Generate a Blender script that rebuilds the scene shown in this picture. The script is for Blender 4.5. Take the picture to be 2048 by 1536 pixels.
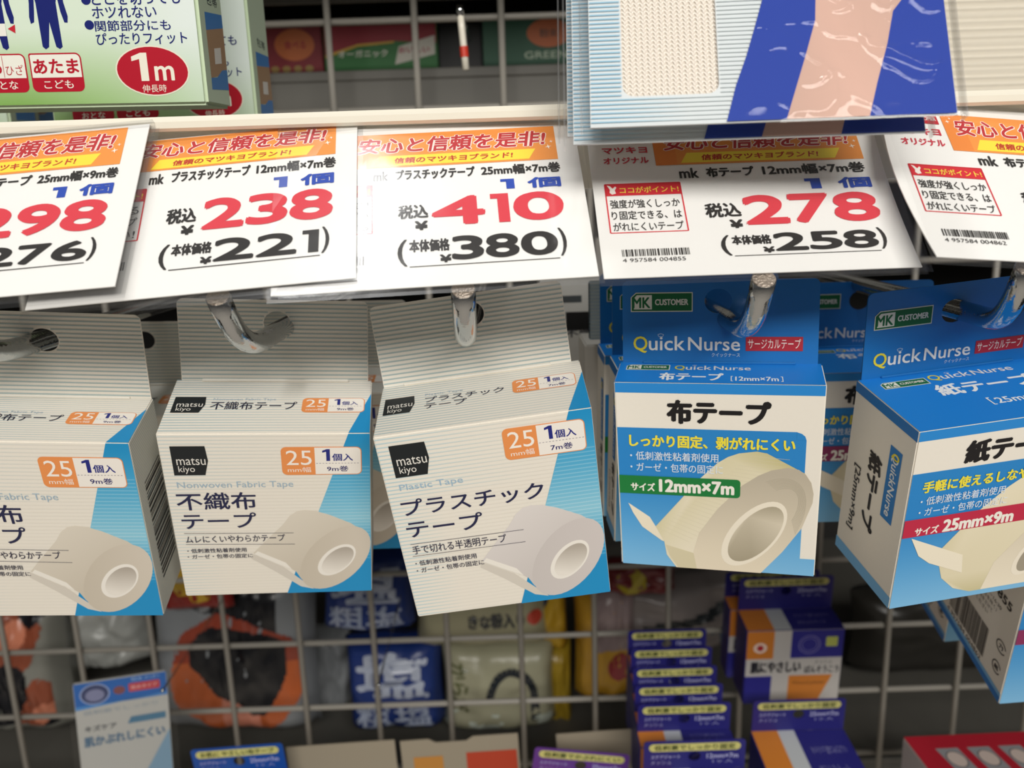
import bpy, bmesh, math, random
from mathutils import Vector, Matrix, noise
random.seed(7)
C = bpy.context.scene.collection
SC = bpy.context.scene
for o in list(bpy.data.objects): bpy.data.objects.remove(o)

# ---------------------------------------------------------------- camera, world, light, exposure
PITCH, ROLL, F = math.radians(12.6), math.radians(1.85), 1656.0
fwd = Vector((0, math.cos(PITCH), -math.sin(PITCH)))
up0 = Vector((0, math.sin(PITCH), math.cos(PITCH)))
rt = math.cos(ROLL)*Vector((1, 0, 0)) - math.sin(ROLL)*up0
upv = math.sin(ROLL)*Vector((1, 0, 0)) + math.cos(ROLL)*up0
cam = bpy.data.cameras.new('camera')
cam.sensor_width = 36; cam.lens = F/2048*36; cam.clip_start = .005; cam.clip_end = 30
cam.dof.use_dof = True; cam.dof.focus_distance = .225; cam.dof.aperture_fstop = 15
camo = bpy.data.objects.new('camera', cam); C.objects.link(camo)
camo.matrix_world = Matrix((rt, upv, -fwd)).transposed().to_4x4()
SC.camera = camo
SC.view_settings.view_transform = 'Standard'; SC.view_settings.look = 'None'
SC.view_settings.gamma = 1; SC.view_settings.use_curve_mapping = False
SC.view_settings.exposure = 0.0

w = bpy.data.worlds.new('world'); SC.world = w; w.use_nodes = True
nt = w.node_tree; nt.nodes.clear()
out = nt.nodes.new('ShaderNodeOutputWorld'); bg = nt.nodes.new('ShaderNodeBackground')
tc = nt.nodes.new('ShaderNodeTexCoord'); sp = nt.nodes.new('ShaderNodeSeparateXYZ'); rp = nt.nodes.new('ShaderNodeValToRGB')
mr = nt.nodes.new('ShaderNodeMapRange'); mr.inputs['From Min'].default_value = -1
nt.links.new(tc.outputs['Generated'], sp.inputs[0]); nt.links.new(sp.outputs['Z'], mr.inputs['Value'])
nt.links.new(mr.outputs[0], rp.inputs[0]); nt.links.new(rp.outputs[0], bg.inputs[0]); nt.links.new(bg.outputs[0], out.inputs[0])
rp.color_ramp.elements[0].color = (.80, .70, .58, 1); rp.color_ramp.elements[1].color = (.36, .36, .355, 1)
e = rp.color_ramp.elements.new(.5); e.color = (.125, .12, .112, 1)
bg.inputs[1].default_value = .62

def area(name, loc, target, sx, sy, power, col):
    l = bpy.data.lights.new(name, 'AREA'); l.shape = 'RECTANGLE'; l.size = sx; l.size_y = sy; l.energy = power; l.color = col
    o = bpy.data.objects.new(name, l); C.objects.link(o); o.location = loc
    o.rotation_euler = (Vector(target)-Vector(loc)).to_track_quat('-Z', 'Y').to_euler()
area('ceiling_lamp', (-.27, .0, 1.5), (-.1, .2, 0), .13, .30, 4.6, (1, .99, .97))
area('aisle_lamp', (.25, -1.5, .93), (0, .2, -.08), 1.6, .45, 41, (1, .965, .905))

# ---------------------------------------------------------------- helpers
def lin(c):
    if isinstance(c, str): c = tuple(int(c[i:i+2], 16) for i in (0, 2, 4))
    return tuple((v/255/12.92 if v/255 <= .04045 else ((v/255+.055)/1.055)**2.4) for v in c[:3])
def at(u, v, Y):
    d = rt*((u-1024)/F) - upv*((v-768)/F) + fwd
    return d*(Y/d.y)
def ray(u, v, z): return (rt*((u-1024)/F) - upv*((v-768)/F) + fwd)*z
def rotv(r):
    r = Vector(r); a = r.length
    return Matrix.Rotation(a, 3, r.normalized()) if a > 1e-9 else Matrix.Identity(3)
def mat(name, col=None, rough=.5, metal=0, spec=.4, attr=False, coat=0, bump=0, bscale=300, noise_amt=0):
    m = bpy.data.materials.new(name); m.use_nodes = True; t = m.node_tree; b = t.nodes['Principled BSDF']
    b.inputs['Roughness'].default_value = rough; b.inputs['Metallic'].default_value = metal
    b.inputs['Specular IOR Level'].default_value = spec; b.inputs['Coat Weight'].default_value = coat
    b.inputs['Coat Roughness'].default_value = .15
    if attr:
        a = t.nodes.new('ShaderNodeAttribute'); a.attribute_name = 'Col'; src = a.outputs['Color']
    else:
        a = t.nodes.new('ShaderNodeRGB'); a.outputs[0].default_value = (*lin(col), 1); src = a.outputs[0]
    if noise_amt or bump:
        tcn = t.nodes.new('ShaderNodeTexCoord'); n = t.nodes.new('ShaderNodeTexNoise'); n.inputs['Scale'].default_value = bscale
        n.inputs['Detail'].default_value = 4; t.links.new(tcn.outputs['Object'], n.inputs['Vector'])
    if noise_amt:
        h = t.nodes.new('ShaderNodeMapRange'); h.inputs['To Min'].default_value = 1-noise_amt; h.inputs['To Max'].default_value = 1+noise_amt*.5
        t.links.new(n.outputs[0], h.inputs[0])
        v = t.nodes.new('ShaderNodeVectorMath'); v.operation = 'SCALE'
        t.links.new(src, v.inputs[0]); t.links.new(h.outputs[0], v.inputs['Scale']); src = v.outputs[0]
    if bump:
        bp = t.nodes.new('ShaderNodeBump'); bp.inputs['Strength'].default_value = bump; bp.inputs['Distance'].default_value = .0005
        t.links.new(n.outputs[0], bp.inputs['Height']); t.links.new(bp.outputs[0], b.inputs['Normal'])
    t.links.new(src, b.inputs['Base Color'])
    return m
def film(name, rough=.08, tint=(1, 1, 1), base=.04, ior=1.45, bump=0):
    m = bpy.data.materials.new(name); m.use_nodes = True; t = m.node_tree; t.nodes.clear()
    o = t.nodes.new('ShaderNodeOutputMaterial'); mx = t.nodes.new('ShaderNodeMixShader'); tr = t.nodes.new('ShaderNodeBsdfTransparent')
    g = t.nodes.new('ShaderNodeBsdfGlossy'); fr = t.nodes.new('ShaderNodeLayerWeight'); pw = t.nodes.new('ShaderNodeMath'); pw.operation = 'POWER'; pw.inputs[1].default_value = 4.5
    ad = t.nodes.new('ShaderNodeMath'); ad.operation = 'MULTIPLY_ADD'; ad.use_clamp = True; fr.inputs['Blend'].default_value = .5; ad.inputs[1].default_value = .9; ad.inputs[2].default_value = base
    tr.inputs[0].default_value = (*tint, 1); g.inputs['Roughness'].default_value = rough
    t.links.new(fr.outputs['Facing'], pw.inputs[0]); t.links.new(pw.outputs[0], ad.inputs[0]); t.links.new(ad.outputs[0], mx.inputs[0])
    t.links.new(tr.outputs[0], mx.inputs[1]); t.links.new(g.outputs[0], mx.inputs[2]); t.links.new(mx.outputs[0], o.inputs[0])
    if bump:
        tcn = t.nodes.new('ShaderNodeTexCoord'); n = t.nodes.new('ShaderNodeTexNoise'); n.inputs['Scale'].default_value = 60
        t.links.new(tcn.outputs['Object'], n.inputs['Vector'])
        bp = t.nodes.new('ShaderNodeBump'); bp.inputs['Strength'].default_value = bump; bp.inputs['Distance'].default_value = .001
        t.links.new(n.outputs[0], bp.inputs['Height']); t.links.new(bp.outputs[0], g.inputs['Normal']); t.links.new(bp.outputs[0], fr.inputs['Normal'])
    return m
M = dict(
    print=mat('printed_ink', attr=True, rough=.42, spec=.35),
    dull=mat('printed_matte', attr=True, rough=.6, spec=.25),
    glossy=mat('printed_glossy', attr=True, rough=.25, spec=.5),
    card=mat('white_carton', (240, 234, 222), rough=.4, spec=.35, noise_amt=.02, bscale=900),
    blue=mat('blue_carton', (28, 112, 184), rough=.33, spec=.45, noise_amt=.03, bscale=900),
    cut=mat('raw_board', (205, 198, 186), rough=.8),
    paper=mat('price_paper', (244, 243, 240), rough=.5, spec=.3),
    chrome=mat('chrome', (185, 188, 190), rough=.07, metal=1, bump=.12, bscale=900),
    endcut=mat('worn_steel_end', (225, 210, 195), rough=.35, metal=.8, bump=1, bscale=1500, noise_amt=.5),
    rail=mat('ivory_plastic', (236, 230, 214), rough=.3, spec=.5),
    wire=mat('white_coated_wire', (150, 146, 138), rough=.4),  # white coating greyed to stand in for shade at the back
    shelf=mat('grey_painted_shelf', (96, 94, 88), rough=.5, noise_amt=.12, bscale=14),
    dark=mat('dark_interior', (34, 33, 32), rough=.8),
    film=film('clear_film', .10, base=.03),
    sleeve=film('clear_sleeve', .14, base=.04, bump=.2),
    haze=film('frosted_sleeve_edge', .3, tint=(.94, .94, .94), base=.09),
)
SHAPES = {}
def link(name, me, m, parent=None):
    o = bpy.data.objects.new(name, me); C.objects.link(o)
    if m is not None and len(me.materials) == 0: me.materials.append(m)
    if parent is not None: o.parent = parent
    return o
def tag(o, label=None, cat=None, group=None, kind=None):
    if label: o['label'] = label
    if cat: o['category'] = cat
    if group: o['group'] = group
    if kind: o['kind'] = kind
    return o
def empty(name, R, t, label, cat, group=None):
    o = bpy.data.objects.new(name, None); C.objects.link(o); o.empty_display_size = .01
    o.matrix_world = Matrix.Translation(t) @ R.to_4x4()
    return tag(o, label, cat, group)
def mesh(name, v, f):
    me = bpy.data.meshes.new(name); me.from_pydata([tuple(p) for p in v], [], f); me.update(); return me
def bmbox(bm, x0, x1, y0, y1, z0, z1):
    vs = [bm.verts.new(p) for p in [(x0, y0, z0), (x1, y0, z0), (x1, y1, z0), (x0, y1, z0), (x0, y0, z1), (x1, y0, z1), (x1, y1, z1), (x0, y1, z1)]]
    return [bm.faces.new([vs[i] for i in q]) for q in [(0, 3, 2, 1), (4, 5, 6, 7), (0, 1, 5, 4), (1, 2, 6, 5), (2, 3, 7, 6), (3, 0, 4, 7)]]
def done(bm, name, m, parent=None, bevel=0, seg=2, smooth=False):
    if bevel: bmesh.ops.bevel(bm, geom=list(bm.edges), offset=bevel, segments=seg, affect='EDGES')
    bmesh.ops.recalc_face_normals(bm, faces=bm.faces)
    me = bpy.data.meshes.new(name); bm.to_mesh(me); bm.free()
    if smooth:
        for p in me.polygons: p.use_smooth = True
    return link(name, me, m, parent)
def tube(path, r, n=14, caps=True):
    vs, fs = [], []
    P = [Vector(p) for p in path]; prev = None
    for i, p in enumerate(P):
        t = (P[min(i+1, len(P)-1)]-P[max(i-1, 0)]).normalized()
        a = prev if prev else (Vector((1, 0, 0)) if abs(t.x) < .8 else Vector((0, 0, 1)))
        a = (a-t*a.dot(t)).normalized(); prev = a; b = t.cross(a)
        for k in range(n):
            th = 2*math.pi*k/n; vs.append(p+a*math.cos(th)*r+b*math.sin(th)*r)
    for i in range(len(P)-1):
        for k in range(n): fs.append((i*n+k, i*n+(k+1) % n, (i+1)*n+(k+1) % n, (i+1)*n+k))
    if caps: fs += [tuple(range(n))[::-1], tuple(range((len(P)-1)*n, len(P)*n))]
    return vs, fs
def smoothmesh(me):
    for p in me.polygons: p.use_smooth = len(p.vertices) < 5
    return me
def curve_mesh(name, loops, thick):
    cu = bpy.data.curves.new(name, 'CURVE'); cu.dimensions = '2D'; cu.fill_mode = 'BOTH'; cu.extrude = thick/2
    for L in loops:
        s = cu.splines.new('POLY'); s.points.add(len(L)-1); s.use_cyclic_u = True
        for p, q in zip(s.points, L): p.co = (q[0], q[1], 0, 1)
    o = bpy.data.objects.new(name, cu); me = bpy.data.meshes.new_from_object(o)
    bpy.data.objects.remove(o); bpy.data.curves.remove(cu); return me
def rrect(x0, y0, x1, y1, r, n=5, rs=None):
    rs = rs or (r, r, r, r); pts = []   # corners: bottom-left, bottom-right, top-right, top-left
    for (cx, cy, a0), q in zip([(x0, y0, 180), (x1, y0, 270), (x1, y1, 0), (x0, y1, 90)], rs):
        sx = 1 if cx == x0 else -1; sy = 1 if cy == y0 else -1
        if q <= 0: pts.append((cx, cy)); continue
        for k in range(n+1):
            a = math.radians(a0+90*k/n); pts.append((cx+sx*q+q*math.cos(a), cy+sy*q+q*math.sin(a)))
    return pts
def ell(cx, cy, a, b, ang=0, n=36, a0=0, a1=360):
    c, s = math.cos(math.radians(ang)), math.sin(math.radians(ang)); r = []
    m = n if a1-a0 >= 360 else n+1
    for k in range(m):
        t = math.radians(a0+(a1-a0)*k/n); x, y = a*math.cos(t), b*math.sin(t); r.append((cx+x*c-y*s, cy+x*s+y*c))
    return r
def shear_pts(pts, y0, k): return [(x+(y-y0)*k, y) for x, y in pts]

GL = {}
def glyphs(s, res=3):
    k = (s, res)
    if k not in GL:
        cu = bpy.data.curves.new('t', 'FONT'); cu.body = s; cu.size = 1; cu.resolution_u = res
        o = bpy.data.objects.new('t', cu); me = o.to_mesh()
        v = [(p.co.x, p.co.y) for p in me.vertices]; f = [tuple(p.vertices) for p in me.polygons]
        o.to_mesh_clear(); bpy.data.objects.remove(o); bpy.data.curves.remove(cu)
        x0 = min(p[0] for p in v); x1 = max(p[0] for p in v); y0 = min(p[1] for p in v); y1 = max(p[1] for p in v)
        GL[k] = ([((x-x0)/(x1-x0), (y-y0)/max(y1-y0, 1e-6)) for x, y in v], f, (x1-x0)/max(y1-y0, 1e-6))
    return GL[k]

class Art:
    """flat print: coloured polygons laid in millimetres on one face of a thing"""
    def __init__(s, sx=1, sy=1, warp=None, clip=None): s.v, s.f, s.c = [], [], []; s.sx, s.sy, s.warp, s.clip = sx, sy, warp, clip; s.n = 0
    def raw(s, pts, faces, col, lay):
        b = len(s.v); fn = col if callable(col) else None; base = None if fn else lin(col)
        for x, y in pts:
            c = lin(fn(x, y)) if fn else base
            if s.warp: x, y = s.warp(x, y)
            s.v.append((x*s.sx, y*s.sy, lay)); s.c.append(c)
        s.f += [tuple(i+b for i in q) for q in faces]
    def poly(s, pts, col, lay=1): s.raw(pts, [tuple(range(len(pts)))], col, lay)
    def rect(s, x0, y0, x1, y1, col, lay=1, sh=0):
        s.poly([(x0, y0), (x1, y0), (x1+sh, y1), (x0+sh, y1)], col, lay)
    def grid(s, x0, y0, x1, y1, col, lay=1, nx=6, ny=6):
        p = [(x0+(x1-x0)*i/nx, y0+(y1-y0)*j/ny) for j in range(ny+1) for i in range(nx+1)]
        s.raw(p, [(j*(nx+1)+i, j*(nx+1)+i+1, (j+1)*(nx+1)+i+1, (j+1)*(nx+1)+i) for j in range(ny) for i in range(nx)], col, lay)
    def text(s, t, x0, y0, x1, y1, col, lay=3, bold=0, sh=0, rot=0, grow=0, res=3):
        v, f, a = glyphs(t, res)
        x0 -= grow*.4; x1 += grow*.4; y0 -= grow*.4; y1 += grow*.4
        bb = max(0, bold)*(x1-x0 if rot else y1-y0); x0 += bb; x1 -= bb; y0 += bb; y1 -= bb
        if rot: p = [(x0+(x1-x0)*q[1], y1-(y1-y0)*q[0]) for q in v]       # reads downwards
        else: p = [(x0+(x1-x0)*q[0]+sh*(q[1]-.5)*(y1-y0), y0+(y1-y0)*q[1]) for q in v]
        if bb <= 0: s.raw(p, f, col, lay); return
        offs = [(bb*1.25*math.cos(a), bb*math.sin(a)) for a in [k*math.pi/3+.3 for k in range(6)]] + ([(0, 0)] if bold > .03 else [])
        for i, (dx, dy) in enumerate(offs): s.raw([(x+dx, y+dy) for x, y in p], f, col, lay+i*.04)
    def one(s, x0, y0, x1, y1, col, lay=3):
        w, h = x1-x0, y1-y0; st = w*.5
        s.poly([(x1-st, y0), (x1, y0), (x1, y1), (x1-st*.8, y1), (x0, y1-h*.13), (x0, y1-h*.29), (x1-st, y1-h*.22)], col, lay)
    def line(s, x0, y0, x1, y1, w, col, lay=3):
        d = Vector((x1-x0, y1-y0)); n = Vector((-d.y, d.x)).normalized()*w/2
        s.poly([(x0-n.x, y0-n.y), (x1-n.x, y1-n.y), (x1+n.x, y1+n.y), (x0+n.x, y0+n.y)], col, lay)
    def outline(s, pts, w, col, lay=3, closed=True):
        n = len(pts)
        for i in range(n if closed else n-1): s.line(*pts[i], *pts[(i+1) % n], w, col, lay)
    def build(s, name, P, parent, m=None, step=.00003):
        fr = P; vs = [fr(x*.001, y*.001, l*step) for x, y, l in s.v]
        me = mesh(name, vs, s.f)
        a = me.color_attributes.new('Col', 'FLOAT_COLOR', 'POINT')
        a.data.foreach_set('color', [q for c in s.c for q in (*c, 1)])
        return link(name, me, m or M['print'], parent)
def sparkle(A, x, y, r, lay=4, col='fff4e6'):
    A.poly([(x+(r if k % 2 == 0 else r*.28)*math.cos(k*math.pi/4+.2), y+(r if k % 2 == 0 else r*.28)*math.sin(k*math.pi/4+.2)) for k in range(8)], col, lay)
def barcode(A, x0, y0, x1, y1, col='3a3836', n=44, lay=3, seed=1, vert=False):
    r = random.Random(seed); p = 0; ws = []
    while p < 95:
        b = r.choice((1, 1, 2, 3)); g = r.choice((1, 1, 2)); ws.append((p, min(b, 95-p))); p += b+g
    for p, b in ws:
        a0, a1 = p/95, (p+b*.9)/95
        if vert: A.rect(x0, y1-(y1-y0)*a1, x1, y1-(y1-y0)*a0, col, lay)
        else: A.rect(x0+(x1-x0)*a0, y0, x0+(x1-x0)*a1, y1, col, lay)
def lerp(a, b, t): t = max(0, min(1, t)); return tuple(p+(q-p)*t for p, q in zip(a, b))
def hx(c): return tuple(int(c[i:i+2], 16) for i in (0, 2, 4))

# ---------------------------------------------------------------- setting: gondola
def board(name, x0, x1, y0, y1, z0, z1, m, kind='structure', **k):
    bm = bmesh.new(); bmbox(bm, x0, x1, y0, y1, z0, z1)
    return tag(done(bm, name, m, bevel=.0008, seg=1), kind=kind, **k)
board('wall_back', -.9, .9, 1.0, 1.02, -1.0, .75, M['dark'])
for sx in (-1, 1): board('wall_'+('left' if sx < 0 else 'right'), *sorted((sx*.62, sx*.64)), .32, 1.0, -1.0, .75, M['dark'])  # unseen side walls, added to keep world light off the back
def shelf(name, y0, y1, ztop, label, lip=.04):
    bm = bmesh.new(); bmbox(bm, -.6, .6, y0, y1, ztop-.006, ztop); bmbox(bm, -.6, .6, y0, y0+.003, ztop-lip, ztop-.0061)
    return tag(done(bm, name, M['shelf'], bevel=.0006, seg=1), label, 'shelf')
shelf('shelf', .535, .95, .0795, 'grey metal shelf board carrying the red and green boxes behind the wire grid', .035)
shelf('shelf', .54, .95, .175, 'pale shelf board lip at the very top, above the food boxes', .056)
shelf('shelf', .545, .95, -.420, 'low grey shelf board behind the bottom of the wire grid, under the sacks', .12)
shelf('shelf', .30, .95, .215, 'grey shelf board high over the hanging goods', .03)  # added above the frame to cut lamp light on the upper grid

# wire grid, each rod a part
g = empty('wire_grid', Matrix.Identity(3), Vector((0, .5, 0)), 'off-white welded wire grid panel behind the hanging tape boxes', 'wire grid')
CELL = .0489
vs, fs = tube([(0, 0, -.40), (0, 0, .155)], .0019, 8); mv = smoothmesh(mesh('wire', vs, fs))
vs, fs = tube([(-.46, .0036, 0), (.46, .0036, 0)], .0019, 8); mh = smoothmesh(mesh('wire', vs, fs))
for k in range(-9, 10):
    o = link('wire', mv, M['wire'], g); o.location = (k*CELL+.0005, 0, 0)
for k in range(-3, 9):
    o = link('wire', mh, M['wire'], g); o.location = (0, 0, -.2373+k*.0483)

# card rail
bm = bmesh.new()
prof = [(.2262, .0226), (.2252, .0230), (.2243, .0222), (.2243, .0206), (.2252, .0199), (.2275, .0199), (.2290, .0232), (.2275, .0238)]
n = len(prof); ring = [[bm.verts.new((x, y, z)) for y, z in prof] for x in (-.26, .26)]
for k in range(n): bm.faces.new((ring[0][k], ring[0][(k+1) % n], ring[1][(k+1) % n], ring[1][k]))
bm.faces.new(ring[0]); bm.faces.new(ring[1][::-1])
railt = empty('card_rail', Matrix.Identity(3), Vector((0, 0, 0)), 'long ivory plastic rail that the price cards hang from', 'rail')
done(bm, 'rail_lip', M['rail'], railt, smooth=False)
bm = bmesh.new(); bmbox(bm, -.26, .26, .2300, .2312, .002, .0232); done(bm, 'backing_strip', M['rail'], railt, bevel=.0002, seg=1)

# ---------------------------------------------------------------- price cards
CARDW, CARDH = 76.3, 52.3
CP = {1: (-.16715, .22622, .01503, -.7495, -.05492, -.02383), 2: (-.11451, .22734, .0153, -.75778, -.06903, -.00236),
      3: (-.05777, .22584, .01871, -.73488, -.04259, .0453), 4: (.0215, .2303, .02054, -.71047, -.01203, .02482),
      5: (.09803, .22632, .02129, -.76942, .05477, .11135)}
KN = [0, -2.7, -14.5, -19, -34.5, -46.4, -52.3]
KM = {1: [0, -.7, -13.6, -18.2, -34.9, -44.65, -52.3], 2: [0, -.3, -11.5, -16.3, -33.3, -44.65, -52.3], 3: KN,
      4: [0, -6.1, -17.8, -22.4, -38.1, -47.1, -52.3], 5: [0, -3.2, -16.6, -21.4, -37.3, -46.8, -52.3]}
INFO = {1: dict(name='不織布テープ', spec='25mm幅×9m巻', a='298', b='276', pt=['ムレにくく使え', 'やわらかい、る!', '肌ざわりさらに'], num='4 957584 004831'),
        2: dict(name='プラスチックテープ', spec='12mm幅×7m巻', a='238', b='221', pt=['手で切れる', '半透明テープ', '目立たない!'], num='4 957584 004848'),
        3: dict(name='プラスチックテープ', spec='25mm幅×7m巻', a='410', b='380', pt=['手で切れるさ!', '半透明テープい', '目立たない5'], num='4 957584 004848'),
        4: dict(name='布テープ', spec='12mm幅×7m巻', a='278', b='258', pt=['強度が強くしっか', 'り固定できる、は', 'がれにくいテープ'], num='4 957584 004855'),
        5: dict(name='布テープ', spec='25mm幅×7m巻', a='498', b='461', pt=['強度が強くしっか', 'り固定できる、は', 'がれにくいテープ'], num='4 957584 004862')}
CLAB = {1: 'price card cut off by the left edge, 298 in red over 276', 2: 'price card second from the left, for 12 mm plastic tape, 238 in red over 221',
        3: 'price card in the middle with the lamp glare, 410 in red over 380', 4: 'price card showing 278 in red over 258, under the blue tape box bag',
        5: 'price card cut off by the right edge, barcode ending 004862'}
CLAB[4] = 'price card showing 278 in red over 258, hanging below the knitted support packet'
RED, DK, BLU = 'd8303c', '32302f', '3050b4'
for c in range(1, 6):
    p = CP[c]; R = rotv(p[3:]); root = empty('price_card', R, Vector(p[:3]), CLAB[c], 'price card', 'price cards in clear sleeves along the rail')
    def warp(x, y, c=c):
        K = KM[c]
        if y >= 0: y2 = y
        else:
            y2 = K[-1]
            for i in range(6):
                if KN[i] >= y >= KN[i+1]: y2 = K[i]+(K[i+1]-K[i])*(y-KN[i])/(KN[i+1]-KN[i]); break
        return (x-(1.6 if c == 5 else 0), y2)
    lift = {1: .0034, 2: .0017, 3: 0, 4: .0, 5: .0005}[c]
    # paper: slightly curled sheet, thin slab
    nx, ny = 1, 12; v = []; f = []
    for s in (0, 1):
        for j in range(ny+1):
            yy = -CARDH*j/ny
            for i in range(nx+1):
                xx = CARDW*i/nx
                if c == 5 and i == 0: xx += -3.0*math.sin(math.pi*min(1, j/ny))
                if c == 4 and i == 1: xx += -1.2*math.sin(math.pi*j/ny)
                v.append((xx*.001, -lift + s*.0003, yy*.001))
    q = (ny+1)*(nx+1)
    for j in range(ny):
        a = j*2; f += [(a, a+1, a+3, a+2), (q+a, q+a+2, q+a+3, q+a+1), (a, a+2, q+a+2, q+a), (a+1, q+a+1, q+a+3, a+3)]
    f += [(0, q, q+1, 1), (q-2, q-1, 2*q-1, 2*q-2)]
    link('paper', mesh('paper', v, f), M['paper'], root)
    D = INFO[c]; A = Art(warp=warp)
    A.rect(16.9, -14.5, 70.8, -2.7, 'f19a4c', 1)
    A.rect(16.9, -14.5, 22.5, -2.7, 'ee8e45', 1.4)
    for dx, g_, col, ly in ((.25, .55, 'fff2ea', 2), (0, 0, 'c0383c', 3)):
        A.text('安心と信頼を是非!', 19.9+dx*0, -9.6, 68.2, -4.1, col, ly, bold=.062 if ly == 2 else .026, sh=.18, grow=.45 if ly == 2 else 0)
    A.poly([(23.4, -13.9), (63.4, -13.9), (65.3, -10.5), (25.3, -10.5)], 'fbe24a', 2)
    A.text('信頼のマツキヨブランド!', 28.9, -13.3, 59.3, -11.2, 'c23a30', 3, bold=.03, sh=.15)
    sparkle(A, 68.7, -10.1, .9); sparkle(A, 69.6, -8.3, .55); sparkle(A, 18.3, -5.2, .7); sparkle(A, 19.2, -4.1, .45)
    if c in (4, 5):
        A.text('mk', 22.4, -19, 27.3, -15.7, DK, 3, bold=.03); A.text(D['name'], 29.3, -19, 41.6, -15.7, DK, 3, bold=.035)
        A.text(D['spec'], 43.8, -18.9, 70.2, -15.5, DK, 3, bold=.03)
    else:
        A.text('mk', 23.6, -19, 27.3, -15.7, DK, 3, bold=.03); A.text(D['name'], 29.2 if c != 1 else 31, -19, 49.2, -15.5, DK, 3, bold=.03)
        A.text(D['spec'], 50.8, -18.9, 71, -15.5, DK, 3, bold=.03)
    x1, x2 = (53.8, 57.8) if c == 4 else (55.4, 58.9)
    A.rect(x1+1.4, -23.7, x2, -20.4, BLU); A.rect(x1, -21.3, x1+1.5, -20.4, BLU)
    A.text('個', 62.2, -23.9, 70.6, -20.4, BLU, 3, bold=.05)
    A.text('税込', 29.6 if c != 4 else 27.1, -31.8, 37.0 if c != 4 else 36.0, -27.3, DK, 3, bold=.03)
    A.text('¥', 33.6 if c != 4 else 32.6, -35.5, 36.8 if c != 4 else 35.8, -32.6, DK, 3, bold=.06)
    X0 = {1: 37.0, 2: 38.2, 3: 37.5, 4: 36.3, 5: 36.5}[c]
    ws = {'298': 1, '276': 1}
    def digits(s, x0, x1, y0, y1, col, bold):
        rel = {'1': .56, '4': 1.22, '0': 1.16, '2': 1.02, '7': .95, '3': 1, '8': 1.05, '5': 1, '6': 1, '9': 1}
        tot = sum(rel[k] for k in s); gap = .03; x = x0
        for k in s:
            wd = (x1-x0)*rel[k]/tot
            if k == '1':
                xa, xb = x+wd*.18, x+wd*(.92-gap); st = (xb-xa)*.62
                A.rect(xb-st, y0, xb, y1, col, 3); A.rect(xa, y1-(y1-y0)*.17, xb-st+.01, y1, col, 3)
            else: A.text(k, x+wd*gap, y0, x+wd*(1-gap), y1, col, 3, bold=bold, res=6)
            x += wd
    digits(D['a'], X0, 70.8, -34.4, -25.2, 'dd4450', .05)
    A.text('(', 29.3, -46.3, 31.6, -38.2, DK, 3, bold=.01); A.text(')', 68.1, -45.8, 69.9, -37.2, DK, 3, bold=.01)
    A.text('本体価格', 32.1, -42.2, 41.8, -38.4, DK, 3, bold=.03); A.text('¥', 39.3, -45.7, 42.1, -43.3, DK, 3, bold=.06)
    digits(D['b'], 42.0, 68.0, -45.2, -37.9, DK, .045)
    A.line(32.1, -46.5, 67.8, -46.4, .22, DK)
    # left column
    A.rect(3.4, -6.3, 15.8, -3.2, 'c02e3a', 2); A.poly([(3.8, -6.0), (8.3, -6.0), (8.3, -3.5), (4.9, -3.5), (3.8, -4.4)], 'f4efe9', 3)
    A.text('MK', 4.1, -5.8, 8.1, -3.7, 'c02e3a', 4, bold=.03); A.text('CUSTOMER', 8.9, -5.3, 15.3, -4.1, 'f4efe9', 4, bold=.02)
    A.text('マツキヨ', 3.5, -10.1, 15.2, -7.8, 'cf3a4c', 3, bold=.035); A.text('オリジナル', 3.5, -13.6, 15.2, -11.4, 'cf3a4c', 3, bold=.03)
    bx0, bx1, by0, by1 = 3.0, 22.1 if c in (4, 5) else 23.3, -35.7, -20.2
    A.rect(bx0, -23.9, bx1, by1, RED, 2); A.outline([(bx0, by0), (bx1, by0), (bx1, by1), (bx0, by1)], .32, RED, 2)
    A.text('ココがポイント!', 6.6, -23.2, bx1-.6, -21.2, 'f8df52', 3, bold=.015)
    A.poly([(3.5, -20.5), (4.3, -20.8), (4.9, -21.6), (5.6, -20.9), (5.9, -21.3), (5.4, -22.2), (5.6, -23.2), (4.6, -23.5), (4.0, -22.9), (4.2, -22.0)], 'fbf2ea', 3)
    for i, s_ in enumerate(D['pt']):
        A.text(s_, 3.8, -27.9-3.55*i, bx1-.9, -25.2-3.55*i, DK, 3, bold=.008)
    barcode(A, 5.1, -45.2, 21.4, -42.5, seed=c)
    A.text(D['num'], 5.0, -47.3, 20.2, -46.0, DK, 3)
    A.build('printed_face', lambda x, y, l, lf=lift: (x, -lf-.00006-l*1.2, y), root, M['dull'])
    # clear sleeve: front film with a folded rim, pinked lower edge
    def sheet(name, x0, x1, y0, y1, off, m, teeth=False, parent=root):
        v = []; f = []; N = 120
        for i in range(N+1):
            x = x0+(x1-x0)*i/N; v += [(x*.001, off, y1*.001), (x*.001, off, (y0-(.28 if (teeth and i % 2) else 0))*.001)]
        f = [(2*i, 2*i+1, 2*i+3, 2*i+2) for i in range(N)]
        return link(name, mesh(name, v, f), m, parent)
    sheet('sleeve', -1.0, CARDW+1.0, -CARDH-1.3, -.5, -lift-.0006, M['sleeve'], c in (3, 4))
    sheet('sleeve_back', -1.0, CARDW+1.4, -CARDH-1.7, -.5, -lift+.0007, M['haze'])
    if c < 3:
        sheet('sleeve_back', -1.6, CARDW+2.2, -CARDH-2.6, -.5, -lift+.0011, M['haze'])
    if c == 4:   # folded clear edge showing at the right
        sheet('sleeve_back', 40, CARDW+3.4, -CARDH-.4, -.5, -lift+.0016, M['haze'])
    bm = bmesh.new(); bmbox(bm, -.001, CARDW*.001+.001, -lift-.0009, -lift+.0008, -.0012, .0006)
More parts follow.
